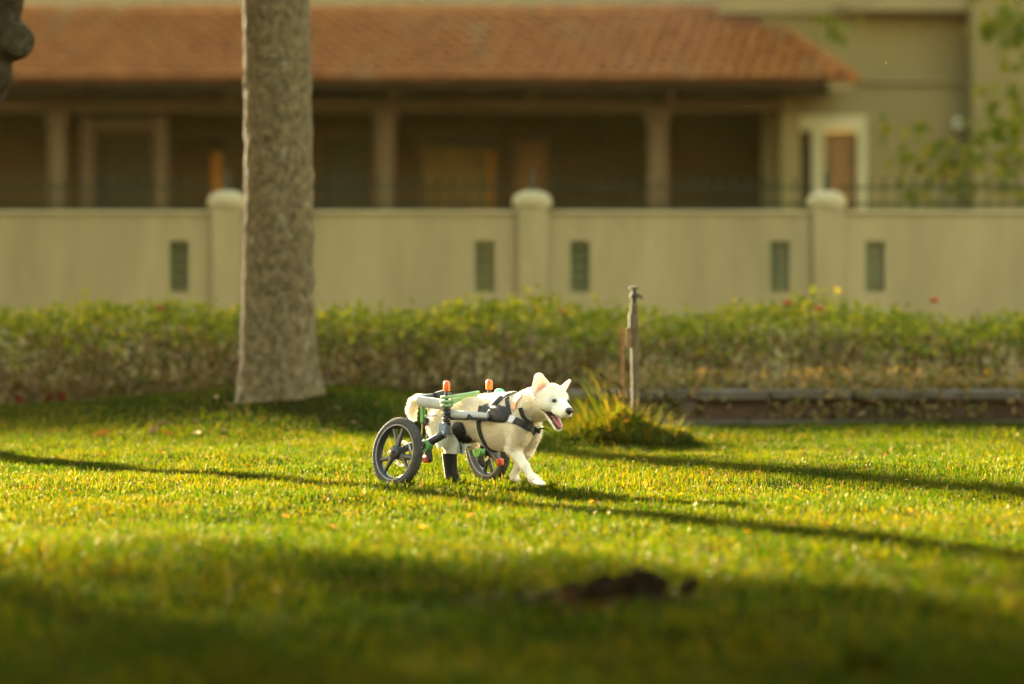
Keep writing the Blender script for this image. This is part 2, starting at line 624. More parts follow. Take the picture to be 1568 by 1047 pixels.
gx = np.concatenate([np.linspace(-140, -9, 22)[:-1], np.linspace(-9, 9, 181), np.linspace(9, 140, 22)[1:]])
gy = np.concatenate([np.linspace(-60, 6, 14)[:-1], np.linspace(6, 31, 251), np.linspace(31, 220, 24)[1:]])
GX, GY = np.meshgrid(gx, gy)
GZ = ground_z(GX, GY)
V = np.stack([GX, GY, GZ], -1).reshape(-1, 3)
nxg = len(gx)
ii, jj = np.meshgrid(np.arange(len(gy) - 1), np.arange(nxg - 1), indexing='ij')
k = (ii * nxg + jj).ravel()
Q = np.stack([k, k + 1, k + nxg + 1, k + nxg], 1)
lawn = link('ground', fast_mesh('ground', V, Q, None, M['lawn'], True))
tag(lawn, kind='structure')

# bare earth bed under the hedge, a thin sheet following the ground
bx = np.linspace(-9, 9, 121)
by = np.linspace(27.0, 33.85, 40)
BX, BY = np.meshgrid(bx, by)
edge = 0.35 * np.sin(1.7 * BX) + 0.2 * np.sin(4.1 * BX + 1)
BY = np.where(BY < 27.5, BY + 0.3 * edge, BY)
BZ = ground_z(BX, BY) + 0.02 + 0.015 * np.sin(9 * BX) * np.sin(11 * BY)
V = np.stack([BX, BY, BZ], -1).reshape(-1, 3)
ii, jj = np.meshgrid(np.arange(39), np.arange(120), indexing='ij')
k = (ii * 121 + jj).ravel()
bed = link('hedge_soil_bed', fast_mesh('hedge_soil_bed', V, np.stack([k, k + 1, k + 122, k + 121], 1), None, M['soil'], True))
tag(bed, kind='structure')


def lawn_noise(x, y):
    return (np.sin(1.9 * x + 1.1 * np.sin(1.3 * y)) * np.sin(1.6 * y + 0.9 * np.sin(2.1 * x + 0.5)) +
            0.6 * np.sin(4.7 * x - 2.2 * y) * np.sin(5.3 * y + 1.9 * x))


def grass_field(n, y0, y1, marg, lmin, lmax, width, spots=None):
    y = y0 + (y1 - y0) * rng.random(n)
    half = y * 784.0 / F + marg
    x = (rng.random(n) * 2 - 1) * half
    if spots is not None:
        sp_ = np.array(spots, float)[rng.integers(0, len(spots), n)]
        y = F * CAMH / (sp_[:, 1] - HORIZON) + rng.normal(size=n) * 0.06 - 0.03
        x = (sp_[:, 0] - 784.0) * y / F + rng.normal(size=n) * sp_[:, 2]
    keep = np.ones(n, bool)
    keep &= ((x + 1.56) ** 2 + (y - 26.0) ** 2) > 0.27 ** 2
    keep &= ((x - 0.30) ** 2 / 0.30 ** 2 + (y - 12.75) ** 2 / 0.30 ** 2) > 0.8
    # thin out near bare patches and under the hedge
    g = lawn_noise(x, y)
    keep &= rng.random(n) < np.clip(0.93 + 0.2 * g, 0.5, 1)
    near = bumpg(x, y, -1.9, 25.6, 0.9, 0.7)
    keep &= rng.random(n) > 0.80 * near
    x, y, g = x[keep], y[keep], g[keep]
    n = len(x)
    z = ground_z(x, y) - 0.003
    tall = rng.random(n)
    L = (lmin + (lmax - lmin) * tall ** 2) * (1 + 0.25 * g)
    g2 = np.sin(29 * x + 3 * np.sin(11 * y)) * np.sin(23 * y + 2.5 * np.sin(13 * x)) + 0.6 * np.sin(61 * x + 17 * y) * np.sin(47 * y - 13 * x)
    L *= np.clip(0.95 + 0.4 * g2, 0.55, 1.6)
    # scattered coarser tufts
    L *= np.where(rng.random(n) < 0.01, 1.5, 1.0)
    a = rng.random(n) * 2 * np.pi
    lean = 0.25 + 0.85 * rng.random(n)
    dx, dy = np.cos(a), np.sin(a)
    sx, sy = -dy, dx
    w = width * (0.6 + 0.8 * rng.random(n))
    B = np.stack([x, y, z], 1)
    mid = B + np.stack([dx * L * 0.30 * lean, dy * L * 0.30 * lean, L * 0.62], 1)
    tip = B + np.stack([dx * L * 0.85 * lean, dy * L * 0.85 * lean, L * (1.0 - 0.28 * lean)], 1)
    S = np.stack([sx * w / 2, sy * w / 2, np.zeros(n)], 1)
    V = np.stack([B - S, B + S, mid + S * 0.85, mid - S * 0.85, tip], 1)
    return V.reshape(-1, 3)


fields = [
    grass_field(95000, 9.3, 15.0, 0.5, 0.025, 0.060, 0.0060),
    grass_field(370000, 15.0, 23.8, 0.45, 0.014, 0.040, 0.0034),
    grass_field(2600, 18, 20, 0, 0.030, 0.062, 0.0034, [(604, 741, 0.06), (620, 742, 0.06), (752, 734, 0.08), (820, 745, 0.05), (830, 746, 0.04), (789, 738, 0.04), (692, 741, 0.05)]),
    grass_field(75000, 23.8, 27.2, 0.5, 0.02, 0.05, 0.0060),
]
V = np.concatenate(fields)
nb = len(V) // 5
k = np.arange(nb)[:, None] * 5
me = fast_mesh('grass', V, k + [0, 1, 2, 3], k + [3, 2, 4], M['grass'])
grass = link('grass', me)
tag(grass, 'short sunlit lawn grass around the dog', 'grass', kind='stuff')

# ------------------------------------------------------------------ buildings behind
DH = 49.0      # eave of the porch roof
PXH = F / DH


def hx(u, d=DH):
    return (u - 784.0) * d / F


def hz(v, d=DH):
    return CAMH - (v - HORIZON) * d / F


house = thing('bungalow', 'low house with orange tiled roof and dark open porch behind the wall', 'house', (0, DH + 1.5, 0))
DC = DH + 1.2            # columns
DB = DH + 4.2            # back wall of the porch
# columns, each on its plinth line (the ground floor stands a little above the garden)
for u, wpx in ((88, 26), (590, 28), (1007, 30), (-420, 28)):
    x = hx(u, DC)
    w = wpx / 2 * DC / F
    mb = MB().cbox(x - w, x + w, DC - w, DC + w, 0.0, hz(172, DC), 0.02)
    part('porch_column', mb, M['column'], house)
    mb = MB().cbox(x - w * 1.35, x + w * 1.35, DC - w * 1.35, DC + w * 1.35, hz(186, DC), hz(172, DC) - 0.002, 0.02)
    part('column_capital', mb, M['column'], house)
# long beam over the columns, soffit boards and fascia under the tiles
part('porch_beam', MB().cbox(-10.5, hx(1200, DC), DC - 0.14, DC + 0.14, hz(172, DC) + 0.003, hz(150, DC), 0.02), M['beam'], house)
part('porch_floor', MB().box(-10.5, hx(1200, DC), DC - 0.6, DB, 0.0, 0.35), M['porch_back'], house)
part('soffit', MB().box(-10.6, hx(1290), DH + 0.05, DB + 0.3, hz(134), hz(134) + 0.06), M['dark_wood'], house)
part('fascia', MB().box(-10.6, hx(1296), DH + 0.0, DH + 0.045, hz(134), hz(119)), M['dark_wood'], house)
# exposed rafter ends with pale brackets above the columns
for u, v in ((95, 140), (603, 143), (1025, 146), (350, 141), (815, 143), (-150, 140)):
    x = hx(u, DC - 0.3)
    part('rafter_bracket', MB().cbox(x - 0.05, x + 0.05, DC - 0.8, DC - 0.15, hz(v + 11, DC - 0.3), hz(v - 10, DC - 0.3), 0.01), M['column'], house)
# back wall of the porch split round its openings
zt = hz(134) - 0.003
opens = [(140, 240, 'dark'), (258, 362, 'door'), (482, 576, 'dark'), (640, 765, 'curtain'), (782, 842, 'door2')]
edges = [hx(-700, DB)]
pieces = []
for (a, b_, kd) in opens:
    pieces.append((edges[-1], hx(a, DB)))
    edges.append(hx(b_, DB))
pieces.append((edges[-1], hx(1200, DB)))
mb = MB()
for (x0, x1) in pieces:
    mb.box(x0, x1, DB, DB + 0.2, 0.35, zt)
for (a, b_, kd) in opens:
    mb.box(hx(a, DB), hx(b_, DB), DB, DB + 0.2, hz(200, DB), zt)
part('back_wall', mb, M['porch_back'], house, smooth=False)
for (a, b_, kd) in opens:
    x0, x1 = hx(a, DB), hx(b_, DB)
    fw = 0.07
    fr = MB()
    fr.box(x0, x0 + fw, DB - 0.05, DB + 0.1, 0.35, hz(200, DB))
    fr.box(x1 - fw, x1, DB - 0.05, DB + 0.1, 0.35, hz(200, DB))
    fr.box(x0 + fw, x1 - fw, DB - 0.05, DB + 0.1, hz(200, DB) - fw, hz(200, DB))
    dr = part('doorway', fr, M['beam'] if kd != 'dark' else M['column'], house, smooth=False)
    xi0, xi1 = x0 + fw + 0.003, x1 - fw - 0.003
    zi = hz(200, DB) - fw - 0.003
    if kd == 'dark':
        part('pane', MB().box(xi0, xi1, DB + 0.06, DB + 0.09, 0.352, zi), M['glass'], dr, smooth=False)
    elif kd == 'door':
        xm = x0 + (x1 - x0) * 0.62
        part('door_leaf', MB().box(xi0, xm, DB + 0.03, DB + 0.08, 0.352, zi), M['porch_back'], dr, smooth=False)
        part('curtain', MB().box(xm + 0.01, xm + 0.16, DB + 0.02, DB + 0.09, 0.352, hz(232, DB)), M['curtain'], dr, smooth=False)
        part('pane', MB().box(xm + 0.17, xi1, DB + 0.03, DB + 0.06, 0.352, zi), M['glass'], dr, smooth=False)
    elif kd == 'curtain':
        part('pane', MB().box(xi0, xi1, DB + 0.05, DB + 0.09, hz(222, DB), zi), M['glass'], dr, smooth=False)
        part('door_leaf', MB().box(xi0, x0 + (x1 - x0) * 0.86, DB + 0.03, DB + 0.08, 0.352, hz(224, DB)), M['opening_glow'], dr, smooth=False)  # leaf coloured to imitate the glow in this opening
        part('curtain', MB().box(x0 + (x1 - x0) * 0.865, xi1, DB + 0.02, DB + 0.08, 0.352, hz(230, DB)), M['curtain'], dr, smooth=False)
    else:
        part('transom_panel', MB().box(xi0, xi1, DB + 0.02, DB + 0.08, hz(205, DB) - 0.09, zi), M['dark_wood'], dr, smooth=False)
        part('curtain', MB().box(xi0, xi1, DB + 0.03, DB + 0.07, 0.352, hz(205, DB) - 0.093), M['door_wood'], dr, smooth=False)
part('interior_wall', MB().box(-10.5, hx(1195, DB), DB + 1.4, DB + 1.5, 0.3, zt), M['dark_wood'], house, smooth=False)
# thin post and pale side wall in the right end of the porch
xa = hx(133, DC + 0.4)
part('porch_post', MB().cbox(xa - 0.07, xa + 0.07, DC + 0.33, DC + 0.47, 0.35, zt, 0.01), M['column'], house)
xa = hx(247, DC + 0.4)
part('porch_post', MB().cbox(xa - 0.08, xa + 0.08, DC + 0.33, DC + 0.47, 0.35, zt, 0.01), M['column'], house)
part('porch_lintel', MB().box(hx(142, DC + 0.4), hx(238, DC + 0.4), DC + 0.36, DC + 0.44, hz(196, DC), hz(184, DC)), M['beam'], house)
part('porch_side_wall', MB().box(hx(1195, DC + 0.3), hx(1195, DC + 0.3) + 0.25, DC + 0.15, DB + 0.2, 0.0, zt), M['house_wall'], house, smooth=False)

# roof: a deck plane carrying single tiles in staggered courses, hip on the right
ROWS, TW = 10, 23.0 * DH / F
z0, z1 = hz(121), None
RUN = 3.1
rise = (hz(17, DH + RUN) - z0)
SL = math.hypot(RUN, rise)
pitch = math.atan2(rise, RUN)
xr = hx(1306)                # bottom right corner of the roof
xl = -10.6
hip = (hx(1306) - (1158 - 784) * (DH + RUN) / F)
deck = MB()
deck.add([(xl, DH - 0.12, z0 - 0.03), (xr, DH - 0.12, z0 - 0.03), (xr - hip, DH + RUN, z0 + rise - 0.06), (xl, DH + RUN, z0 + rise - 0.06),
          (xr, DH + 2 * RUN + 0.1, z0 - 0.03), (xl, DH + 2 * RUN + 0.1, z0 - 0.03)],
         [(0, 1, 2, 3), (1, 4, 2), (2, 4, 5, 3)])
roof = part('roof', deck, M['tile'], house, smooth=False)
# single tile in its own frame: x across, y up the slope, z off the deck
TL = SL / ROWS
prof = [(-0.5, 0.012), (-0.36, 0.010), (-0.12, 0.010), (0.05, 0.016), (0.22, 0.046), (0.36, 0.046), (0.5, 0.016)]
tv, tf = [], []
for (yy, dz) in ((-0.06 * TL, 0.045), (1.06 * TL, 0.0)):
    for (px, pz) in prof:
        tv.append((px * TW * 1.02, yy, pz + dz))
    for (px, pz) in prof:
        tv.append((px * TW * 1.02, yy, pz + dz - 0.018))
np_ = len(prof)
for i in range(np_ - 1):
    tf.append((i, i + 1, 2 * np_ + i + 1, 2 * np_ + i))
    tf.append((np_ + i + 1, np_ + i, i, i + 1)[::-1])
tile_me = MB().add(tv, tf).mesh('roof_tile', M['tile'], False)
R_slope = Matrix.Rotation(pitch, 4, 'X')
base_off = np.array(house.location) + np.array(roof.location)
allt = []
for r in range(ROWS):
    yv = r * TL
    xmax = xr - hip * (yv + TL * 0.5) / SL
    n = int((xmax - xl) / TW)
    for c in range(n + 1):
        xx = xl + (c + 0.5) * TW + (r * 0.27 % 1.0) * TW
        if xx + TW * 0.3 > xmax:
            continue
        y = DH - 0.12 + yv * math.cos(pitch)
        z = z0 + yv * math.sin(pitch) - 0.012
        allt.append((r, xx, y, z))
vis = [t for t in allt if abs(t[1]) < 784 * t[2] / F + 0.2]
vis.sort(key=lambda t: (t[0], t[1]))
single = set(id(t) for t in vis[:300])
rest_v, rest_f = [], []
tvn = np.array(tv)
Rs = np.array(R_slope.to_3x3())
for t in allt:
    jit = rng.normal(size=2)
    if id(t) in single:
        o = link('roof_tile', tile_me, roof)
        o.location = tuple(np.array(t[1:]) - base_off)
        o.rotation_euler = (pitch + 0.012 * jit[0], 0, 0.012 * jit[1])
    else:
        off = len(rest_v) * len(tvn)
        rest_v.append(tvn @ Rs.T + np.array(t[1:]) + [0, 0, 0.004 * jit[0]] - base_off)
        rest_f.extend([tuple(i + off for i in q) for q in tf])
rm = bpy.data.meshes.new('far_roof_tiles')
rm.from_pydata(np.concatenate(rest_v).tolist(), [], rest_f)
rm.materials.append(M['tile'])
rt = link('far_roof_tiles', rm, roof)
rt['kind'] = 'stuff'
# ridge and hip caps
capn = 0
def caps(p0, p1, n, r):
    p0, p1 = np.array(p0), np.array(p1)
    for i in range(n):
        a = p0 + (p1 - p0) * (i / n)
        b2 = p0 + (p1 - p0) * ((i + 1.08) / n)
        part('ridge_cap', MB().tube([a + [0, 0, 0.0], b2 + [0, 0, 0.01]], [r * 1.06, r * 0.92], 8), M['tile'], roof, smooth=True)
caps((xr, DH - 0.1, z0 + 0.01), (xr - hip, DH + RUN, z0 + rise), 11, 0.075)
caps((xl + 3.4, DH + RUN, z0 + rise), (xr - hip, DH + RUN, z0 + rise), 24, 0.085)
part('gutter_end', MB().cbox(xr - 0.32, xr + 0.02, DH - 0.06, DH + 0.2, hz(140), hz(122), 0.02), M['house_trim'], house)

# right-hand two-storey house
DW = 51.0
wing = thing('two_storey_house', 'olive beige two-storey house rising at the right behind the porch roof', 'house', (6.0, DW + 2, 0))
wx0, wx1 = hx(1203, DW), hx(1480, DW)
ox0, ox1 = hx(1206, DW), hx(1324, DW)
ztop = hz(178, DW)
mb = MB()
mb.box(ox1, wx1, DW, DW + 0.25, 0.0, hz(130, DW))
mb.box(wx0 - 0.3, ox0, DW, DW + 0.25, 0.0, hz(130, DW))
mb.box(ox0, ox1, DW, DW + 0.25, ztop, hz(130, DW))
mb.box(wx0 - 0.3, wx1, DW + 0.12, DW + 0.25, hz(130, DW) + 0.002, hz(20, DW) - 0.002)
part('wall', mb, M['house_wall'], wing, smooth=False)
part('string_course', MB().cbox(hx(1300, DW), wx1, DW - 0.08, DW + 0.11, hz(128, DW) + 0.004, hz(122, DW), 0.01), M['house_trim'], wing)
part('cornice', MB().cbox(hx(1290, DW), wx1, DW - 0.35, DW + 0.3, hz(20, DW), hz(2, DW), 0.02), M['house_trim'], wing)
part('parapet_wall', MB().box(hx(1100, DW), hx(1290, DW) - 0.002, DW + 0.0, DW + 0.25, hz(20, DW), hz(2, DW)), M['house_trim'], wing, smooth=False)
part('upper_wall', MB().box(hx(1100, DW), wx1, DW + 0.0, DW + 0.25, hz(2, DW) + 0.002, 7.0), M['house_trim'], wing, smooth=False)
part('pier', MB().cbox(wx1 + 0.002, wx1 + 2.6, DW - 0.45, DW + 0.4, 0.0, 7.0, 0.03), M['house_wall'], wing)
part('side_wall', MB().box(wx1 + 2.602, wx1 + 8, DW - 0.2, DW + 0.4, 0.0, 7.0), M['house_wall'], wing, smooth=False)
# big window with white frame
win = MB()
zl = hz(200, DW)
win.box(ox0 - 0.01, ox1 + 0.02, DW - 0.07, DW + 0.06, zl, ztop + 0.01)
xm0, xm1 = hx(1243, DW), hx(1261, DW)
xe = hx(1313, DW)
win.box(xm0, xm1, DW - 0.06, DW + 0.06, 0.5, zl - 0.001)
win.box(xe, ox1 + 0.02, DW - 0.06, DW + 0.06, 0.5, zl - 0.001)
win.box(ox0 - 0.01, ox0 + 0.05, DW - 0.06, DW + 0.06, 0.5, zl - 0.001)
wf = part('window_frame', win, M['frame_white'], wing, smooth=False)
part('pane', MB().box(ox0 + 0.053, xm0 - 0.003, DW + 0.03, DW + 0.05, 0.5, zl - 0.003), M['porch_back'], wf, smooth=False)
part('door_leaf', MB().box(xm1 + 0.003, xe - 0.003, DW + 0.02, DW + 0.06, 0.5, zl - 0.003), M['door_wood'], wf, smooth=False)
lx, lz = hx(1468, DW - 0.2), hz(190, DW - 0.2)
lamp = part('wall_lamp', MB().ball((lx, DW - 0.16, lz), (0.07, 0.07, 0.085)), M['lamp_white'], wing)
part('lamp_bracket', MB().tube([(lx, DW - 0.002, lz - 0.12), (lx, DW - 0.12, lz - 0.12), (lx, DW - 0.16, lz - 0.08)], 0.02, 8), M['dark_wood'], lamp)

# wall seen above the ridge
rear = thing('rear_building', 'pale plain building showing as a strip above the tiled ridge', 'building', (0, 58, 0))
part('wall', MB().box(-9, 4.6, 58, 60, 0, 5.6), M['rear_wall'], rear, smooth=False)
part('parapet', MB().cbox(-9.1, 4.7, 57.9, 60.1, 5.602, 5.8, 0.03), M['house_trim'], rear)

# tall block beyond the left edge: the lawn behind the dog lies in its shadow
blk = thing('apartment_block', 'tall plain block beyond the left edge that shades the hedge', 'building', (-21, 58, 0))
HB = 10.27
part('wall', MB().box(-40, -9.2, 58, 66, 0, HB - 0.3).box(-9.2, 0.0, 60.2, 66, 0, HB - 0.3), M['rear_wall'], blk, smooth=False)
part('parapet', MB().box(-40.1, 0.1, 57.9, 66.1, HB - 0.298, HB), M['house_trim'], blk, smooth=False)
for st in range(3):
    for c in range(9):
        x = -38 + c * 3.2
        part('window', MB().box(x, x + 1.3, 57.93, 57.99, 1.2 + st * 3.1, 2.7 + st * 3.1), M['glass'], blk, smooth=False)

# ------------------------------------------------------------------ boundary wall
DWL = 34.0
bw = thing('boundary_wall', 'long tan garden wall with capped pillars and slotted green vents', 'wall', (0, DWL, 0))
def bx_(u):
    return (u - 784.0) * DWL / F
def bz_(v):
    return CAMH - (v - HORIZON) * DWL / F
WT = bz_(328)
pil = [347 - 464 * 2, 347 - 464, 347, 815, 1267, 1267 + 456, 1267 + 912]
pw = 23 * DWL / F
for i, u in enumerate(pil):
    x = bx_(u)
    pl = part('pillar', MB().cbox(x - pw, x + pw, DWL - 0.06, DWL + 0.24, 0.0, bz_(318), 0.012), M['wall'], bw)
    prof = [(0.0, 0.0), (0.165, 0.0), (0.175, 0.02), (0.178, 0.055), (0.16, 0.10), (0.11, 0.135), (0.05, 0.150), (0.0, 0.152)]
    part('pillar_cap', MB().lathe(prof, 20, 'z', (x, DWL + 0.09, bz_(318) + 0.002)), M['wall_cap'], pl)
    if i < len(pil) - 1:
        xa, xb = x + pw + 0.001, bx_(pil[i + 1]) - pw - 0.001
        vz0, vz1 = bz_(447), bz_(369)
        vw = 15 * DWL / F
        c1, c2 = x + 73 * DWL / F, bx_(pil[i + 1]) - 73 * DWL / F
        xs = [xa, c1 - vw, c1 + vw, c2 - vw, c2 + vw, xb]
        mb = MB()
        y0w, y1w = DWL, DWL + 0.18
        for a, b_ in ((0, 1), (2, 3), (4, 5)):
            mb.box(xs[a], xs[b_], y0w, y1w, 0.0, WT)
        for a, b_ in ((1, 2), (3, 4)):
            mb.box(xs[a], xs[b_], y0w, y1w, 0.0, vz0)
            mb.box(xs[a], xs[b_], y0w, y1w, vz1, WT)
        wp = part('wall_panel', mb, M['wall'], bw, smooth=False)
        part('coping', MB().cbox(xa, xb, DWL - 0.03, DWL + 0.21, WT + 0.001, bz_(322), 0.01), M['wall_cap'], bw)
        for cx in (c1, c2):
            g = MB()
            for q in range(3):
                xq = cx - vw + 0.02 + q * (2 * vw - 0.04) / 2
                g.box(xq - 0.014, xq + 0.014, DWL + 0.07, DWL + 0.10, vz0, vz1)
            for q in range(5):
                zq = vz0 + (q + 0.5) * (vz1 - vz0) / 5
                g.box(cx - vw, cx + vw, DWL + 0.102, DWL + 0.125, zq - 0.02, zq + 0.02)
            part('vent_grille', g, M['grille'], wp, smooth=False)

rl = thing('iron_railing', 'thin dark green spiked railing running along the top of the wall', 'railing', (0, DWL + 0.09, bz_(322)))
pk = MB()
pk.tube([(0, 0, 0), (0, 0, 0.235)], 0.006, 6)
pk.tube([(0, 0, 0.235), (0, 0, 0.262), (0, 0, 0.305)], [0.008, 0.017, 0.002], 6)
pkm = pk.mesh('picket', M['railing'])
x = -6.6
while x < 6.8:
    if min(abs(x - bx_(u)) for u in pil) > 0.2:
        o = link('picket', pkm, rl)
        o.location = (x, 0, 0)
    x += 0.132
for i in range(len(pil) - 1):
    xa, xb = bx_(pil[i]) + 0.12, bx_(pil[i + 1]) - 0.12
    for zz in (0.055, 0.205):
        part('rail', MB().box(xa, xb, -0.012, 0.012, zz - 0.01, zz + 0.01), M['railing'], rl, world=False, smooth=False)
for i, u in enumerate(pil):
    x = bx_(u)
    part('finial', MB().lathe([(0.03, 0), (0.03, 0.06), (0.018, 0.08), (0.026, 0.13), (0.0, 0.22)], 8, 'z', (x, 0.0, 0.165)), M['railing'], rl, world=False)

# ------------------------------------------------------------------ hedge, kerb
hedge = thing('hedge', 'long leafy hedge with bare brown stems in front of the tan wall', 'hedge', (0, 28.4, 0))
def hedge_top(x):
    return 0.75 + 0.035 * np.sin(1.1 * x + 0.4) + 0.04 * np.sin(2.7 * x + 1.7) + 0.045 * np.sin(6.3 * x) * np.sin(2.9 * x + 1) + 0.04 * bumpg(x, x, -2.8, -2.8, 0.7, 0.7)
n = 17000
x = rng.uniform(-6.2, 6.2, n)
y = 28.3 + 0.75 * np.clip(rng.normal(size=n) * 0.55, -1.2, 1.2)
t = rng.random(n) ** 0.55
top = hedge_top(x) - 0.16 * ((y - 28.3) / 0.9) ** 2
z = ground_z(x, y) * 0.6 + 0.36 + (top - 0.36) * t + rng.normal(size=n) * 0.035
gap = np.sin(3.3 * x + 1.2) * np.sin(1.9 * x) * 0.5 + 0.5
keep = rng.random(n) < np.clip(0.10 + 0.8 * (z - 0.36) / 0.35 + 0.35 * gap, 0, 1)
P = np.stack([x, y, z], 1)[keep]
o = link('foliage', leaf_cloud(P - [0, 28.4, 0], 0.065, M['hedge_leaf'], 'foliage', 0.5, 0.5), hedge)
n = 42000
x = rng.uniform(-6.2, 6.2, n)
y = 28.3 + 0.7 * np.clip(rng.normal(size=n) * 0.6, -1.2, 1.2)
z = 0.03 + 0.53 * rng.random(n) + ground_z(x, y) * 0.7
clump = np.sin(5.1 * x + 2 * np.sin(1.3 * x)) * np.sin(7.3 * z + 3.1 * x)
keep = rng.random(n) < np.clip(0.55 + 0.4 * clump, 0.25, 1)
P = np.stack([x, y, z], 1)[keep]
link('lower_foliage', leaf_cloud(P - [0, 28.4, 0], 0.06, M['hedge_low'], 'lower_foliage', 0.5, 0.3), hedge)
for i in range(170):
    x0 = -6 + 12 * (i + random.random()) / 170
    y0 = 28.1 + random.uniform(-0.3, 0.5)
    zb = float(ground_z(x0, y0)) - 0.02
    lean = random.uniform(-0.16, 0.16)
    hgt = random.uniform(0.5, 0.78)
    pts = []
    for q in range(6):
        s = q / 5
        pts.append((x0 + lean * s + random.uniform(-0.022, 0.022), y0 + random.uniform(-0.03, 0.03), zb + hgt * s))
    r0 = random.uniform(0.009, 0.02)
    part('stem', MB().tube(pts, [r0 * (1 - 0.12 * q) for q in range(6)], 5), M['stem'], hedge)
for (u, v) in ((1430, 461), (1205, 465), (862, 478), (320, 492), (246, 474), (1253, 474)):
    p = W(u, v, 27.9)
    fl = MB()
    for q in range(7):
        a = q * 2.4
        fl.ball(p + np.array([0.022 * math.cos(a), 0.018 * math.sin(a), 0.01 * (q % 3)]), 0.014, None, 6, 4)
    part('flower', fl, M['flower'], hedge)

kerb = thing('planter_kerb', 'low concrete kerb edging the hedge bed on the right', 'kerb', (2.8, 26.6, 0))
part('base', MB().box(0.42, 6.4, 26.46, 26.70, -0.05, 0.155), M['brick_dark'], kerb, smooth=False)
part('footing', MB().cbox(0.95, 6.4, 26.30, 26.458, -0.05, 0.022, 0.008), M['concrete'], kerb)
x = 0.38
while x < 6.3:
    L = random.uniform(0.55, 0.72)
    part('coping_slab', MB().cbox(x, x + L - 0.012, 26.38, 26.76, 0.157 + random.uniform(-0.0, 0.008), 0.222 + random.uniform(-0.004, 0.006), 0.012), M['concrete'], kerb)
    x += L
part('loose_brick', MB().cbox(1.13, 1.26, 26.36, 26.45, 0.02, 0.15, 0.01), M['brick_dark'], kerb)
# leaves and twigs hanging over the kerb
n = 7000
x = rng.uniform(0.5, 6.2, n)
dens = 0.5 + 0.5 * np.sin(2.3 * x + 0.8) * np.sin(5.1 * x)
keep = rng.random(n) < np.clip(dens * 1.6 + 0.1, 0, 1)
x = x[keep]
y = 26.30 + 0.7 * rng.random(len(x))
z = 0.03 + 0.34 * rng.random(len(x))
link('overhanging_foliage', leaf_cloud(np.stack([x, y - 28.4, z], 1), 0.06, M['hedge_low'], 'overhanging_foliage', 0.5, 0.0), hedge)

# ------------------------------------------------------------------ trees
def trunk_mesh(path, radii, nseg=48, nring=150, rough=0.018, flare=None, seed=0):
    """bark-covered trunk: path in world, radii along it, real lumps in the surface"""
    P = np.array(path, float)
    s = np.linspace(0, 1, len(P))
    t = np.linspace(0, 1, nring)
    C = np.stack([np.interp(t, s, P[:, a]) for a in range(3)], 1)
    R = np.interp(t, s, radii)
    th = np.linspace(0, 2 * np.pi, nseg, endpoint=False)
    TH, TT = np.meshgrid(th, np.arange(nring))
    r = np.random.default_rng(seed)
    lump = np.zeros_like(TH)
    for k_ in range(26):
        fa, fz = r.integers(-14, 15), r.uniform(-55, 55)
        lump += np.sin(fa * TH + fz * C[TT, 2] + r.uniform(0, 6.28)) / (1 + 0.06 * abs(fa) + 0.015 * abs(fz))
    RR = R[TT] + rough * 0.45 * lump + rough * 0.5 * (r.random(TH.shape) - 0.5)
    if flare:
        zz = C[TT, 2] - C[0, 2]
        RR = RR + flare * np.exp(-zz / 0.19) * (0.75 + 0.5 * np.sin(5 * TH + 0.6) + 0.25 * np.sin(3 * TH + 2))
    V = np.stack([C[TT, 0] + RR * np.cos(TH), C[TT, 1] + RR * np.sin(TH), C[TT, 2]], -1).reshape(-1, 3)
    ii, jj = np.meshgrid(np.arange(nring - 1), np.arange(nseg), indexing='ij')
    a = (ii * nseg + jj).ravel()
    b_ = (ii * nseg + (jj + 1) % nseg).ravel()
    Q = np.stack([a, b_, b_ + nseg, a + nseg], 1)
    return V, Q


def crown_points(c, r, n, seed, nclump=46):
    """leaves gathered in clumps through the crown's volume"""
    q = np.random.default_rng(seed)
    cc = q.normal(size=(nclump, 3))
    cc /= np.linalg.norm(cc, axis=1)[:, None]
    cc *= (q.random(nclump) ** 0.45)[:, None]
    cc = np.array(c) + cc * np.array(r)
    k_ = q.integers(0, nclump, n)
    sz = 0.30 + 0.35 * q.random(nclump)
    P = cc[k_] + q.normal(size=(n, 3)) * sz[k_][:, None] * np.array([1, 1, 0.6])
    return P, cc


def build_tree(name, label, path, radii, crown_c, crown_r, nleaf, seed, flare=0.1, nseg=64, nring=220, leafsize=0.17, ncl=46, rough=0.018, zmin=3.15, bark='bark'):
    base = np.array(path[0], float)
    t = thing(name, label, 'tree', base)
    V, Q = trunk_mesh(path, radii, nseg, nring, rough, flare, seed)
    link('trunk', fast_mesh('trunk', V - base, Q, None, M[bark], True), t)
    P, cc = crown_points(crown_c, crown_r, nleaf, seed, ncl)
    P = P[P[:, 2] > zmin]
    topv = np.array(path[-1], float)
    mb = MB()
    q = np.random.default_rng(seed + 5)
    order = q.permutation(len(cc))[:14]
    for i in order:
        e = cc[i]
        if e[2] < zmin + 0.3:
            continue
        mid = topv * 0.45 + e * 0.55 + q.normal(size=3) * 0.15 - [0, 0, 0.15]
        mb = MB().tube([topv - [0, 0, 0.25], topv * 0.8 + mid * 0.2, mid, e], [radii[-1] * 0.55, radii[-1] * 0.4, 0.05, 0.018], 7)
        part('limb', mb, M['bark'], t)
    link('crown', leaf_cloud(P - base, leafsize, M['tree_leaf'], 'crown', 0.55, -0.2), t)
    return t


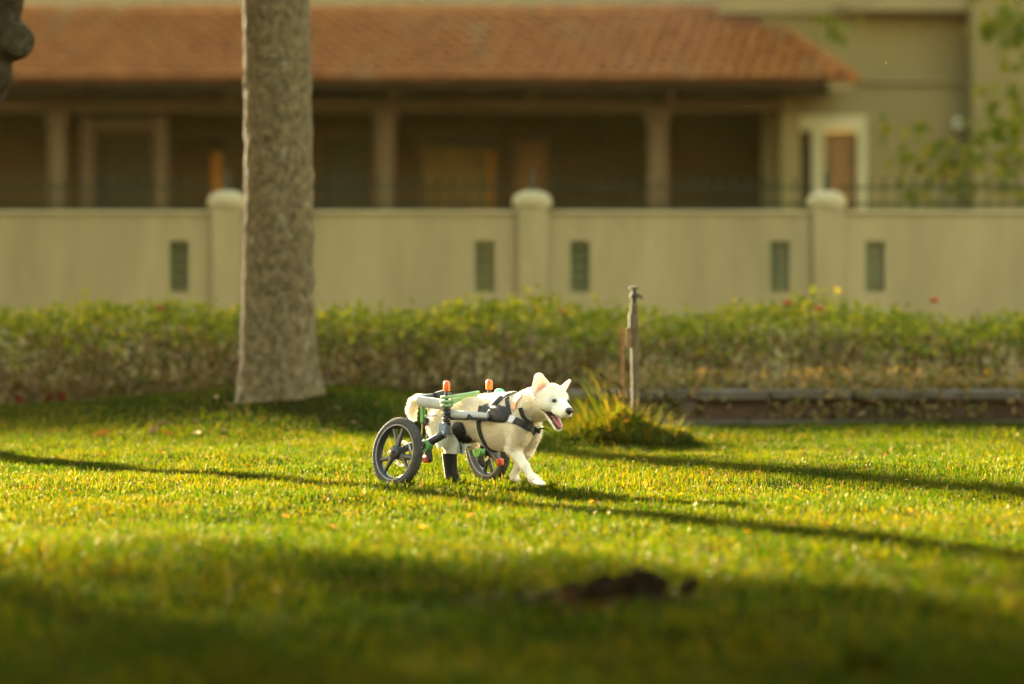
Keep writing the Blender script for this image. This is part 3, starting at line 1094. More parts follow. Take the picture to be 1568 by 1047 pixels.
TD = 26.0
tx = (425 - 784) * TD / F
tz = float(ground_z(tx, TD)) - 0.06
build_tree('tree', 'thick straight grey-brown trunk standing on the mound before the hedge',
           [(tx, TD, tz), (tx, TD, 0.8), (tx + 0.01, TD, 1.6), (tx - 0.01, TD, 3.0), (tx + 0.03, TD, 6.0)],
           [0.262, 0.245, 0.232, 0.225, 0.20], (tx - 0.6, TD + 0.2, 7.6), (3.4, 2.6, 1.9), 8000, 11, flare=0.075, rough=0.0045, zmin=5.4)

lx0 = -4.35
build_tree('leaning_tree', 'tree with shade-coloured bark leaning in at the top left corner with a cut knot',
           [(lx0, 24.3, -0.05), (lx0 + 0.25, 24.3, 0.8), (-3.62, 24.3, 1.7), (-3.34, 24.3, 2.25), (-3.25, 24.3, 2.9), (-3.40, 24.3, 3.7)],
           [0.30, 0.22, 0.15, 0.16, 0.17, 0.15], (-4.2, 24.6, 4.9), (3.4, 2.4, 2.0), 6500, 23, flare=0.08, rough=0.014, zmin=3.2, bark='shaded_bark')
lt = bpy.data.objects['leaning_tree']
kp = W(30, 62, 24.12)
part('cut_knot', MB().tube([kp + [-0.10, 0.22, 0.02], kp + [-0.03, 0.07, 0.0], kp + [0.0, 0.0, 0.0], kp + [0.006, -0.012, 0]], [0.15, 0.12, 0.10, 0.06], 14), M['shaded_bark'], lt)

build_tree('spreading_tree', 'broad tree beyond the left edge that dapples the near lawn',
           [(-8.6, 25.5, -0.05), (-8.5, 25.5, 1.2), (-8.4, 25.4, 2.4), (-8.3, 25.3, 4.0)],
           [0.24, 0.2, 0.18, 0.16], (-8.0, 24.8, 4.9), (3.4, 2.4, 2.0), 6500, 37, zmin=3.2, flare=0.08)

build_tree('canopy_tree', 'wide tree overhead, out of the picture, shading the nearest grass',
           [(-4.6, 8.0, -0.05), (-4.4, 8.0, 1.5), (-4.0, 8.2, 3.2), (-3.4, 8.4, 4.6)],
           [0.30, 0.25, 0.22, 0.18], (0.0, 8.4, 5.0), (6.5, 7.4, 1.6), 32000, 53, zmin=3.0, flare=0.1, leafsize=0.28, ncl=140)

# added unseen shrubs round the camera, keeping sky light off the near grass
sr = thing('added_shrubs', 'tall added shrubs blocking sky light behind and beside the viewer, out of the picture', 'shrubs', (0, -3.5, 0))
n = 14000
P = np.stack([rng.uniform(-11, 11, n), -3.5 + rng.normal(size=n) * 0.7, 0.1 + 4.6 * rng.random(n)], 1)
P2 = np.stack([rng.choice([-7.2, 7.2], n) + rng.normal(size=n) * 0.6, rng.uniform(-3.5, 13.5, n), 0.1 + 4.6 * rng.random(n)], 1)
P = np.concatenate([P, P2])
P[:, 2] *= 0.85 + 0.15 * np.sin(1.3 * P[:, 0] + P[:, 1])
link('foliage', leaf_cloud(P - np.array([0, -3.5, 0]), 0.26, M['tree_leaf'], 'foliage', 0.6, 0.0), sr)
for i in range(12):
    x = -10 + i * 1.8
    part('stem', MB().tube([(x, -3.5, -0.05), (x + 0.1, -3.45, 1.5), (x - 0.05, -3.5, 3.2)], [0.06, 0.045, 0.02], 7), M['bark'], sr)

# unseen cypress added far left, so its soft shadow crosses trunk and right lawn
cy = thing('shade_cypress', 'slender columnar cypress added behind the wall to shade the trunk, out of the picture to the left', 'tree', (-9.0, 40.0, 0))
V, Q = trunk_mesh([(-9.0, 40, 0), (-9.0, 40, 3), (-9.0, 40, 9.2)], [0.12, 0.10, 0.03], 20, 60, 0.006, None, 8)
link('trunk', fast_mesh('trunk', V - np.array([-9.0, 40, 0]), Q, None, M['bark'], True), cy)
n = 5200
zc = 3.6 + 6.0 * rng.random(n)
rc = 0.5 * np.clip(1.1 - (zc - 3.6) / 8.5, 0.3, 1) * np.sqrt(rng.random(n))
ac = rng.random(n) * 6.283
link('crown', leaf_cloud(np.stack([rc * np.cos(ac), rc * np.sin(ac), zc], 1), 0.11, M['tree_leaf'], 'crown', 0.5, 0.8), cy)

# garden tree at the right behind the wall, some of its twigs in the picture
gt = thing('garden_tree', 'garden tree at the right edge with loose leafy twigs above the wall', 'tree', (6.6, 37.5, 0))
V, Q = trunk_mesh([(6.6, 37.5, 0), (6.5, 37.5, 1.5), (6.4, 37.5, 3.0), (6.3, 37.5, 5.0)], [0.16, 0.13, 0.11, 0.08], 24, 60, 0.01, None, 3)
link('trunk', fast_mesh('trunk', V - np.array([6.6, 37.5, 0]), Q, None, M['bark'], True), gt)
clumps = [(1545, 8, .16, 60), (1552, 58, .16, 90), (1535, 40, .14, 60), (1560, 165, .18, 70), (1520, 165, .14, 45), (1268, 34, .10, 40),
          (1275, 55, .09, 20), (1558, 215, .14, 40), (1470, 235, .2, 60), (1430, 250, .18, 50), (1530, 225, .2, 60), (1395, 240, .12, 25), (1400, 285, .16, 25), (1480, 270, .2, 45),
          (1360, 205, .1, 14), (1540, 270, .2, 60)]
P = []
for (u, v, s, n) in clumps:
    c = W(u, v, 37.0 if u > 1300 else 41.0)
    n = max(8, int(n * 0.55))
    P.append(c + rng.normal(size=(n, 3)) * [s, s * 1.5, s * 0.8])
P = np.concatenate(P)
link('crown', leaf_cloud(P - np.array([6.6, 37.5, 0]), 0.16, M['tree_leaf'], 'crown', 0.5, -0.3), gt)
for (u, v) in ((1552, 58), (1560, 165), (1470, 235), (1400, 285), (1262, 20)):
    e = W(u, v, 37.0 if u > 1300 else 41.0)
    s = np.array([6.4, 37.5, min(e[2] + 0.5, 4.5) if e[2] > 2.2 else 1.6])
    md = s * 0.5 + e * 0.5 + np.array([0, 0, 0.12])
    part('limb', MB().tube([s, md, e], [0.04, 0.02, 0.006], 6), M['bark'], gt)

# ------------------------------------------------------------------ standpipe, stake, weeds
SPD = 23.6
sx0 = float(W(971, 600, SPD)[0])
gz = float(ground_z(sx0, SPD))
sp = thing('standpipe', 'pale upright water pipe with a tap head standing in the weeds', 'pipe', (sx0, SPD, gz))
zt_ = float(W(0, 464, SPD)[2]) - gz
part('pipe', MB().tube([(0.012, 0, -0.03), (0.006, 0, zt_ * 0.5), (0, 0, zt_)], 0.024, 12), M['pipe'], sp, world=False)
part('tap_head', MB().lathe([(0.012, 0), (0.016, 0.01), (0.016, 0.03), (0.026, 0.035), (0.026, 0.055), (0.016, 0.06), (0.014, 0.085), (0.03, 0.09), (0.03, 0.10), (0.0, 0.104)], 12, 'z', (0, 0, zt_)), M['pipe_metal'], sp, world=False)
part('spout', MB().tube([(0.01, 0, zt_ + 0.045), (0.035, -0.02, zt_ + 0.05), (0.045, -0.03, zt_ + 0.03)], [0.012, 0.01, 0.01], 8), M['pipe_metal'], sp, world=False)
part('sleeve', MB().lathe([(0.025, 0), (0.027, 0.01), (0.027, 0.10), (0.025, 0.11)], 12, 'z', (-0.006, 0, zt_ - 0.17)), M['pipe'], sp, world=False)
part('clamp', MB().cbox(-0.05, -0.012, -0.02, 0.02, zt_ - 0.27, zt_ - 0.15, 0.006), M['rust'], sp, world=False)
sk = W(954.5, 600, SPD + 0.06)
kz = float(ground_z(sk[0], SPD + 0.06))
mb = MB()
zs = float(W(0, 500, SPD)[2])
mb.tube([(sk[0], SPD + 0.06, kz - 0.03), (sk[0] - 0.004, SPD + 0.06, (kz + zs) / 2), (sk[0] - 0.006, SPD + 0.06, zs)], [0.012, 0.012, 0.010], 7)
solo('stake', mb, M['rust'], 'thin rusty stake standing close beside the pale water pipe', 'stake', (sk[0], SPD + 0.06, kz))


def blades(n, cx, cy, rad, lmin, lmax, w, spread, seed, lean_x=0.0, ry=None):
    q = np.random.default_rng(seed)
    a = q.random(n) * 2 * np.pi
    rr = rad * q.random(n) ** 0.6
    x = cx + rr * np.cos(a)
    y = cy + (ry or rad) * rr / rad * np.sin(a)
    z = ground_z(x, y) - 0.01
    L = lmin + (lmax - lmin) * q.random(n) ** 1.6
    L = L * (1 - 0.55 * rr / rad)
    h = a + q.normal(size=n) * 0.7
    ln = spread * (0.3 + q.random(n))
    dx, dy = np.cos(h) * ln + lean_x, np.sin(h) * ln
    B = np.stack([x, y, z], 1)
    S = np.stack([-np.sin(h), np.cos(h), np.zeros(n)], 1) * (w / 2) * (0.6 + 0.8 * q.random(n))[:, None]
    Vs = []
    for s, ws in ((0, 0.8), (0.35, 1.0), (0.7, 0.75)):
        c = B + np.stack([dx * L * s ** 1.7, dy * L * s ** 1.7, L * (s - 0.3 * s * s * ln)], 1)
        Vs += [c - S * ws, c + S * ws]
    tip = B + np.stack([dx * L, dy * L, L * (1 - 0.35 * ln)], 1)
    V = np.stack(Vs + [tip], 1).reshape(-1, 3)
    k_ = np.arange(n)[:, None] * 7
    Q = np.concatenate([k_ + [0, 1, 3, 2], k_ + [2, 3, 5, 4]], 0)
    T = k_ + [4, 5, 6]
    return V, Q, T


wc = W(962, 640, SPD)
weed = thing('weed_clump', 'bushy sunlit weed clump growing round the water pipe', 'weeds', (wc[0], SPD, gz))
V, Q, T = blades(1100, wc[0], SPD, 0.40, 0.08, 0.40, 0.0042, 0.9, 3)
link('long_blades', fast_mesh('long_blades', V - np.array([wc[0], SPD, gz]), Q, T, M['weed']), weed)
V, Q, T = blades(110, wc[0] - 0.12, SPD, 0.2, 0.28, 0.56, 0.005, 0.6, 4, -0.28)
link('tall_blades', fast_mesh('tall_blades', V - np.array([wc[0], SPD, gz]), Q, T, M['weed']), weed)
q = np.random.default_rng(9)
n = 1500
a = q.random(n) * 6.283
rr = q.random(n) ** 0.5
P = np.stack([wc[0] + 0.05 + 0.36 * rr * np.cos(a), SPD - 0.1 + 0.26 * rr * np.sin(a), np.zeros(n)], 1)
P[:, 2] = ground_z(P[:, 0], P[:, 1]) + (0.05 + 0.10 * np.sin(7 * P[:, 0]) ** 2) * (1 - rr ** 2) * q.random(n) ** 0.7 + 0.01 + 0.02 * q.random(n)
link('low_leaves', leaf_cloud(P - np.array([wc[0], SPD, gz]), 0.045, M['weed'], 'low_leaves', 0.6, 0.4), weed)
# seed heads and drooping leaf tips on the tall stalks
for i, (u, v) in enumerate(((905, 562), (922, 575), (932, 600), (948, 590), (1030, 612), (1018, 628), (985, 600), (900, 600), (1040, 630))):
    p = W(u, v, SPD - 0.02)
    b0 = np.array([wc[0] + (u - 962) * 0.0018, SPD, gz])
    md = b0 * 0.45 + p * 0.55 + np.array([0, 0, 0.05])
    part('stalk', MB().tube([b0, md, p], [0.003, 0.0025, 0.0015], 5), M['weed'], weed)
    mb = MB()
    for k_ in range(4):
        mb.ball(p + np.array([0.012 * (k_ - 1.5), 0, -0.012 * (k_ - 1.5)]), (0.014, 0.007, 0.008), None, 6, 4)
    part('seed_head', mb, M['weed'], weed)

# near foreground: heap of dug soil and a dark weed
c = W(920, 930, 12.75)
sh = thing('soil_heap', 'dark brown heap of loose soil in the near lawn', 'soil', (c[0], 12.75, 0))
nu, nr = 40, 14
V, Q = [], []
for i in range(nr + 1):
    r = i / nr
    for j in range(nu):
        t = 2 * math.pi * j / nu
        x = 0.30 * r * math.cos(t) * (1 + 0.12 * math.sin(3 * t))
        y = 0.26 * r * math.sin(t)
        h = 0.045 * (1 - r ** 1.5) * (1 + 0.6 * math.sin(17 * x + 1) * math.cos(19 * y)) + 0.085 * math.exp(-((x - 0.14) / 0.06) ** 2 - (y / 0.1) ** 2) + 0.03 * random.random() * (1 - r)
        V.append((x, y, h + float(ground_z(c[0] + x, 12.75 + y)) - 0.004 + (-0.02 if i == nr else 0)))
for i in range(nr):
    for j in range(nu):
        j2 = (j + 1) % nu
        Q.append((i * nu + j, (i + 1) * nu + j, (i + 1) * nu + j2, i * nu + j2))
link('heap', fast_mesh('heap', V, Q, None, M['soil'], True), sh)
for i in range(26):
    x, y = random.gauss(0.05, 0.16), random.gauss(-0.05, 0.12)
    r = random.uniform(0.012, 0.03)
    part('clod', MB().ball((x, y, 0.035 + r * 0.4 + 0.04 * math.exp(-(x - 0.13) ** 2 / 0.01)), (r, r * 0.8, r * 0.7), None, 6, 4), M['soil'], sh, world=False)
V, Q, T = blades(420, c[0] - 0.05, 12.72, 0.42, 0.05, 0.13, 0.006, 0.9, 14)
link('dry_blades', fast_mesh('dry_blades', V - np.array([c[0], 12.75, 0]), Q, T, M['dead_leaf']), sh)['kind'] = 'stuff'

c = W(1322, 1040, 10.5)
V, Q, T = blades(130, c[0], 10.5, 0.07, 0.08, 0.22, 0.013, 0.4, 21)
o = link('weed_tuft', fast_mesh('weed_tuft', V - np.array([c[0], 10.5, 0]), Q, T, M['weed']))
o.location = (c[0], 10.5, 0)
tag(o, 'dark blurred weed tuft at the bottom edge right of the soil', 'weeds')

# ------------------------------------------------------------------ fallen leaves
lv = [(0, -0.5, 0.0), (-0.26, -0.15, 0.10), (-0.22, 0.2, 0.08), (0, 0.52, 0.03), (0.22, 0.2, 0.08), (0.26, -0.15, 0.10), (0, -0.1, 0.0), (0, 0.2, 0.0)]
lf = [(0, 6, 1), (1, 6, 7, 2), (2, 7, 3), (3, 7, 4), (4, 7, 6, 5), (5, 6, 0)]
leafA = MB().add(lv, lf).mesh('fallen_leaf', M['yellow_leaf'])
leafB = MB().add(lv, lf).mesh('fallen_leaf', M['dead_leaf'])
spots = [(438, 792, 1), (462, 800, 1), (645, 805, 1), (905, 768, 1), (988, 737, 1), (1220, 770, 1), (1388, 738, 1), (1394, 789, 1), (1505, 736, 1),
         (1212, 806, 1), (1042, 757, 1), (995, 744, 1), (510, 806, 1), (250, 697, 1), (1145, 816, 1), (855, 739, 1), (1270, 745, 1), (720, 790, 1)]
for (u, v, kd) in spots:
    d = F * (CAMH - 0.02) / (v - HORIZON)
    p = W(u, v, d)
    o = link('fallen_leaf', leafA)
    o.location = (p[0], d, float(ground_z(p[0], d)) + 0.026)
    s = random.uniform(0.028, 0.045)
    o.scale = (s, s, s)
    o.rotation_euler = (random.uniform(-0.7, 0.7), random.uniform(-0.7, 0.7), random.uniform(0, 6.28))
    tag(o, 'small yellow fallen leaf lying in the lawn grass', 'leaf', 'yellow leaves fallen on the lawn')
for i in range(26):
    u, v = [(155, 668), (330, 600), (350, 612), (372, 606), (140, 660), (525, 662), (300, 640), (230, 652), (470, 660), (400, 640), (290, 622), (345, 628), (60, 672), (540, 648)][i] if i < 14 else (random.uniform(180, 520), random.uniform(625, 672))
    d = 23.6 + (680 - v) / 80 * 2.3
    x = (u - 784) * d / F
    o = link('fallen_leaf', leafB)
    o.location = (x, d, float(ground_z(x, d)) + 0.03)
    s = random.uniform(0.06, 0.10) * (1.6 if i == 0 else 1)
    o.scale = (s, s, s)
    o.rotation_euler = (random.uniform(-0.5, 0.5), random.uniform(-0.5, 0.5), random.uniform(0, 6.28))
    tag(o, 'curled brown fallen leaf on the shaded grass round the big trunk', 'leaf', 'brown leaves fallen round the trunk')
nl = 900
yl = rng.uniform(12.0, 26.0, nl)
xl_ = (rng.random(nl) * 2 - 1) * (yl * 784 / F + 0.4)
Pl = np.stack([xl_, yl, ground_z(xl_, yl) + 0.018 + 0.012 * rng.random(nl)], 1)
o = link('leaf_litter', leaf_cloud(Pl, 0.022, M['dead_leaf'], 'leaf_litter', 0.6, 0.0))
tag(o, 'scattered tiny dry leaf bits in the lawn', 'leaf litter', kind='stuff')
p = W(1356, 96, 19.2)
o = link('drifting_leaf', leafA)
o.location = tuple(p)
o.scale = (0.026, 0.026, 0.026)
o.rotation_euler = (1.0, 0.4, 0.5)
tag(o, 'tiny yellow leaf drifting in the air before the right house', 'leaf')
for (u, v) in ((75, 632), (95, 628), (30, 636)):
    d = 27.0
    p = W(u, v, d)
    o = link('red_leaf', leafB)
    o.data = leafB
    o.location = (p[0], d, float(ground_z(p[0], d)) + 0.05)
    o.scale = (0.14, 0.14, 0.14)
    o.rotation_euler = (0.9, 0.2, u * 0.3)
    o.material_slots[0].link = 'OBJECT'
    o.material_slots[0].material = M['red_scrap']
    tag(o, 'dark red leaf lying under the hedge at the far left', 'leaf', 'red leaves under the hedge')

# ------------------------------------------------------------------ the dog and its cart
THETA = math.radians(46.0)         # the dog walks to the right and towards the camera
ct, st_ = math.cos(THETA), math.sin(THETA)
OG = W(725, 741, F * CAMH / (741 - HORIZON))
OG[2] = float(ground_z(OG[0], OG[1])) - 0.008
CAM = np.array([0, 0, CAMH])
Rw = np.array([[ct, st_, 0], [-st_, ct, 0], [0, 0, 1.0]])      # dog frame -> world


def to_local(p):
    return Rw.T @ (np.asarray(p, float) - OG)


def L(u, v, Y):
    """photograph pixel on the plane at lateral position Y of the dog frame"""
    d = np.array([(u - 784.0) / F, 1.0, -(v - HORIZON) / F])
    o, dl = Rw.T @ (CAM - OG), Rw.T @ d
    t = (Y - o[1]) / dl[1]
    return o + dl * t


dog = thing('dog', 'white dog with pricked ears and open mouth trotting in a black harness', 'dog', OG, None, -THETA)
cart = thing('dog_wheelchair', 'two-wheeled dog wheelchair with padded rails and orange lights', 'wheelchair', OG, None, -THETA)

# ---- body as one surface: a smooth union of ellipsoids and tapered capsules on a grid
H = 0.005
lo = np.array([-0.52, -0.21, -0.02])
hi = np.array([0.78, 0.22, 0.62])
dim = np.ceil((hi - lo) / H).astype(int)
field = np.full(dim, 1.0, np.float32)


def region(c0, c1, pad):
    a = np.floor((np.minimum(c0, c1) - pad - lo) / H).astype(int)
    b_ = np.ceil((np.maximum(c0, c1) + pad - lo) / H).astype(int) + 1
    a = np.clip(a, 0, dim)
    b_ = np.clip(b_, 0, dim)
    sl_ = tuple(slice(i, j) for i, j in zip(a, b_))
    g = np.meshgrid(*[lo[i] + H * np.arange(a[i], b_[i]) for i in range(3)], indexing='ij')
    return sl_, np.stack(g, -1)


def smin(a, b_, k_):
    h = np.maximum(k_ - np.abs(a - b_), 0) / k_
    return np.minimum(a, b_) - h * h * k_ * 0.25


def ell(c, r, k_=0.03, rot=None):
    c, r = np.array(c, float), np.array(r, float)
    m_ = r.max() if rot is not None else r
    s, P_ = region(c - m_, c + m_, k_ + 0.03)
    q_ = P_ - c
    if rot is not None:
        q_ = q_ @ rot
    k0 = np.linalg.norm(q_ / r, axis=-1)
    k1 = np.linalg.norm(q_ / (r * r), axis=-1) + 1e-9
    field[s] = smin(field[s], k0 * (k0 - 1) / k1, k_)


def cap(a, b_, ra, rb, k_=0.025):
    a, b_ = np.array(a, float), np.array(b_, float)
    s, P_ = region(a, b_, max(ra, rb) + k_ + 0.03)
    ab = b_ - a
    t = np.clip(((P_ - a) @ ab) / ab.dot(ab), 0, 1)
    d = np.linalg.norm(P_ - a - t[..., None] * ab, axis=-1) - (ra + (rb - ra) * t)
    field[s] = smin(field[s], d, k_)


def carve(fn, c, rad, k_=0.006):
    s, P_ = region(np.array(c) - rad, np.array(c) + rad, 0.01)
    d = fn(P_)
    field[s] = -smin(-field[s], d, k_)


# trunk
ell(L(690, 641, 0), (0.130, 0.082, 0.092), 0.05)
ell(L(722, 641, 0), (0.190, 0.080, 0.105), 0.05)
ell(L(766, 649, 0), (0.165, 0.083, 0.136), 0.05)
ell(L(789, 650, 0), (0.098, 0.080, 0.113), 0.05)
cap(L(745, 623, 0), L(786, 624, 0), 0.052, 0.058, 0.05)
# neck
cap(L(786, 638, 0), L(816, 620, -0.005), 0.088, 0.070, 0.05)
cap(L(816, 620, -0.005), L(838, 611, -0.01), 0.070, 0.062, 0.04)
# near foreleg
a0, a1, a2, a3, a4 = L(795, 655, -0.065), L(786, 687, -0.072), L(803.5, 714, -0.072), L(816, 733, -0.072), L(826, 738.5, -0.072)
ell(L(795, 658, -0.055), (0.075, 0.040, 0.085), 0.04)
cap(a0, a1, 0.049, 0.034, 0.018)
ell(a1 + [-0.014, 0, -0.004], (0.025, 0.025, 0.025), 0.015)
cap(a1, a2, 0.033, 0.021, 0.018)
ell(a2 + [0.003, 0, 0.003], (0.0225, 0.0225, 0.025), 0.01)
cap(a2, a3, 0.0195, 0.018, 0.012)
cap(a3, a4, 0.022, 0.017, 0.015)
for dy in (-0.016, 0.0, 0.016):
    cap(a4 + [-0.02, dy * 0.8, 0.0], a4 + [0.016, dy, -0.006], 0.011, 0.0095, 0.006)
# far foreleg, swung back
b0, b1, b2, b3, b4 = L(812, 660, 0.06), L(806, 690, 0.066), L(794, 713, 0.066), L(787, 729, 0.066), L(792, 734, 0.066)
ell(L(810, 660, 0.055), (0.07, 0.038, 0.08), 0.04)
cap(b0, b1, 0.048, 0.033, 0.025)
cap(b1, b2, 0.032, 0.021, 0.02)
cap(b2, b3, 0.020, 0.017, 0.012)
cap(b3, b4, 0.019, 0.015, 0.012)
# hind legs: the near one hangs straight down, the far one is drawn up in the sling
h0, h1, h2, h3 = L(675, 651, -0.055), L(692, 678, -0.066), L(688, 700, -0.066), L(691, 729, -0.066)
ell(L(677, 652, -0.052), (0.085, 0.044, 0.088), 0.04)
cap(h0, h1, 0.060, 0.038, 0.03)
cap(h1, h2, 0.036, 0.024, 0.02)
cap(h2, h3, 0.022, 0.022, 0.015)
cap(h3, h3 + [0.014, 0, -0.012], 0.022, 0.020, 0.015)
ell(L(705, 654, 0.052), (0.085, 0.042, 0.082), 0.04)
cap(L(705, 660, 0.055), L(722, 676, 0.06), 0.05, 0.034, 0.03)
cap(L(722, 676, 0.06), L(706, 684, 0.06), 0.032, 0.022, 0.02)
# tail: over the rear bar and curling down
tl = [L(664, 622, 0.0), L(652, 614, 0.0), L(642, 612, 0.0), L(634, 616, 0.0), L(630, 627, 0.0), L(632, 640, 0.0)]
tr = [0.028, 0.022, 0.019, 0.019, 0.018, 0.010]
for i in range(5):
    cap(tl[i], tl[i + 1], tr[i], tr[i + 1], 0.02 if i else 0.035)

# head, in its own frame: x to the nose, y to its left, z up
hc = L(845, 610, -0.01)
yaw = math.radians(-11)
ptc = math.radians(10)
RH = np.array(Matrix.Rotation(yaw, 3, 'Z') @ Matrix.Rotation(ptc, 3, 'Y') @ Matrix.Rotation(math.radians(-3), 3, 'X'))


def HP(x, y, z):
    return hc + RH @ np.array([x, y, z], float)


ell(HP(-0.005, 0, 0.004), (0.082, 0.074, 0.064), 0.03, RH)
for sgn in (-1, 1):
    ell(HP(0.020, 0.038 * sgn, -0.022), (0.055, 0.034, 0.040), 0.025, RH)          # cheeks
    ell(HP(0.052, 0.030 * sgn, 0.018), (0.026, 0.022, 0.016), 0.02, RH)            # brows
    cap(HP(0.085, 0.017 * sgn, -0.045), HP(0.138, 0.012 * sgn, -0.047), 0.024, 0.020, 0.015)   # flews
cap(HP(0.050, 0, -0.012), HP(0.148, 0, -0.024), 0.040, 0.021, 0.03)                # bridge of the muzzle
cap(HP(-0.03, 0, -0.045), HP(-0.08, 0, -0.07), 0.043, 0.048, 0.03)                  # throat
# ears, cupped
def ear(base, tip, nrm, r0, r1, th, k_=0.014):
    base, tip, nrm = np.array(base), np.array(tip), np.array(nrm, float)
    nrm /= np.linalg.norm(nrm)
    ax = tip - base
    ax_n = ax / np.linalg.norm(ax)
    nrm = nrm - ax_n * nrm.dot(ax_n)
    nrm /= np.linalg.norm(nrm)
    s, P_ = region(base, tip, r0 + 0.04)
    q_ = P_ - base

    def flatcap(q2, ra, rb, th_):
        dn = q2 @ nrm
        inpl = q2 - dn[..., None] * nrm
        t = np.clip((inpl @ ax) / ax.dot(ax), 0, 1)
        rad = ra + (rb - ra) * t ** 1.4
        de = np.linalg.norm(inpl - t[..., None] * ax, axis=-1)
        bend = dn - 0.35 * (de ** 2) / r0
        return np.maximum(de - rad, np.abs(bend) - th_)
    d = flatcap(q_, r0, r1, th)
    field[s] = smin(field[s], d, k_)


camdir = RH.T @ (Rw.T @ np.array([0.0, -1.0, 0.05]))
eb, et = HP(-0.030, -0.046, 0.040), HP(-0.044, -0.062, 0.092)
n1 = Rw.T @ np.array([-0.12, -1.0, 0.15])
ear(eb, et, n1, 0.052, 0.026, 0.006)
fb, ft = HP(-0.012, 0.050, 0.036), HP(-0.010, 0.096, 0.090)
n2 = Rw.T @ np.array([1.0, -0.25, 0.1])
ear(fb, ft, n2, 0.030, 0.008, 0.0060)
# lower jaw, hanging open
j0, j1 = HP(0.012, 0, -0.062), HP(0.092, 0, -0.128)
for sgn in (-1, 1):
    cap(j0 + RH @ [0, 0.022 * sgn, 0], j1 + RH @ [0, 0.009 * sgn, 0], 0.022, 0.013, 0.012)
cap(j0 + RH @ [0, 0, -0.006], j1 + RH @ [-0.008, 0, -0.005], 0.026, 0.014, 0.015)
# cut the mouth open: a wedge whose edge is the corner of the mouth
def mouth(P_):
    q_ = (P_ - hc) @ RH
    ang_up = math.radians(-10)
    xx, zz = q_[..., 0] - 0.018, q_[..., 2] + 0.060
    up = zz * math.cos(ang_up) - xx * math.sin(ang_up) - 0.002
    ang_lo = math.radians(-38)
    dn = -(zz * math.cos(ang_lo) - xx * math.sin(ang_lo)) + 0.004
    return np.maximum(np.maximum(up, dn), 0.012 - xx - 0.02)
carve(mouth, HP(0.08, 0, -0.08), 0.10)


def sample(P_):
    g = (np.asarray(P_, float) - lo) / H
    g = np.clip(g, 0, np.array(dim) - 1.001)
    i = g.astype(int)
    f_ = g - i
    out = 0
    for a in (0, 1):
        for b_ in (0, 1):
            for c_ in (0, 1):
                w = (f_[..., 0] if a else 1 - f_[..., 0]) * (f_[..., 1] if b_ else 1 - f_[..., 1]) * (f_[..., 2] if c_ else 1 - f_[..., 2])
                out = out + w * field[np.minimum(i[..., 0] + a, dim[0] - 1), np.minimum(i[..., 1] + b_, dim[1] - 1), np.minimum(i[..., 2] + c_, dim[2] - 1)]
    return out


def grad(P_):
    e = 0.006
    P_ = np.asarray(P_, float)
    g = np.stack([sample(P_ + [e, 0, 0]) - sample(P_ - [e, 0, 0]), sample(P_ + [0, e, 0]) - sample(P_ - [0, e, 0]),
                  sample(P_ + [0, 0, e]) - sample(P_ - [0, 0, e])], -1)
    return g / (np.linalg.norm(g, axis=-1, keepdims=True) + 1e-9)


def hit(u, v):
    """first point of the dog's skin behind a pixel"""
    d = Rw.T @ np.array([(u - 784.0) / F, 1.0, -(v - HORIZON) / F])
    o = Rw.T @ (CAM - OG)
    d /= np.linalg.norm(d)
    tt = np.arange(18.3, 20.6, 0.003)
    P_ = o + tt[:, None] * d
    ok = np.all((P_ > lo) & (P_ < hi - H), axis=1)
    s = np.where(ok, sample(P_), 1.0)
    idx = np.nonzero(s < 0)[0]
    if len(idx) == 0:
        k_ = np.argmin(s)
        p = P_[k_]
        return p - grad(p) * s[k_]
    k_ = idx[0]
    return P_[k_] - d * 0.003 * (s[k_] / (s[k_] - s[k_ - 1] - 1e-9))


def snap(p):
    p = np.array(p, float)
    for _ in range(6):
        p = p - grad(p) * sample(p)
    return p


# surface nets
ins = field < 0
cx = ins[:-1, :-1, :-1]
cnt = np.zeros(np.array(dim) - 1, np.int8)
for a in (0, 1):
    for b_ in (0, 1):
        for c_ in (0, 1):
            cnt += ins[a:dim[0] - 1 + a, b_:dim[1] - 1 + b_, c_:dim[2] - 1 + c_]
act = (cnt > 0) & (cnt < 8)
idx = np.full(act.shape, -1, np.int64)
cells = np.argwhere(act)
idx[act] = np.arange(len(cells))
acc = np.zeros((len(cells), 3))
num = np.zeros(len(cells))
cor = [np.array([a, b_, c_]) for a in (0, 1) for b_ in (0, 1) for c_ in (0, 1)]
for i in range(8):
    for j in range(i + 1, 8):
        if np.abs(cor[i] - cor[j]).sum() != 1:
            continue
        va = field[tuple((cells + cor[i]).T)]
        vb = field[tuple((cells + cor[j]).T)]
        cr = (va < 0) != (vb < 0)
        t = np.where(cr, va / np.where(cr, va - vb, 1), 0)
        acc += np.where(cr[:, None], cor[i] + (cor[j] - cor[i]) * t[:, None], 0)
        num += cr
verts = lo + H * (cells + acc / num[:, None])
quads = []
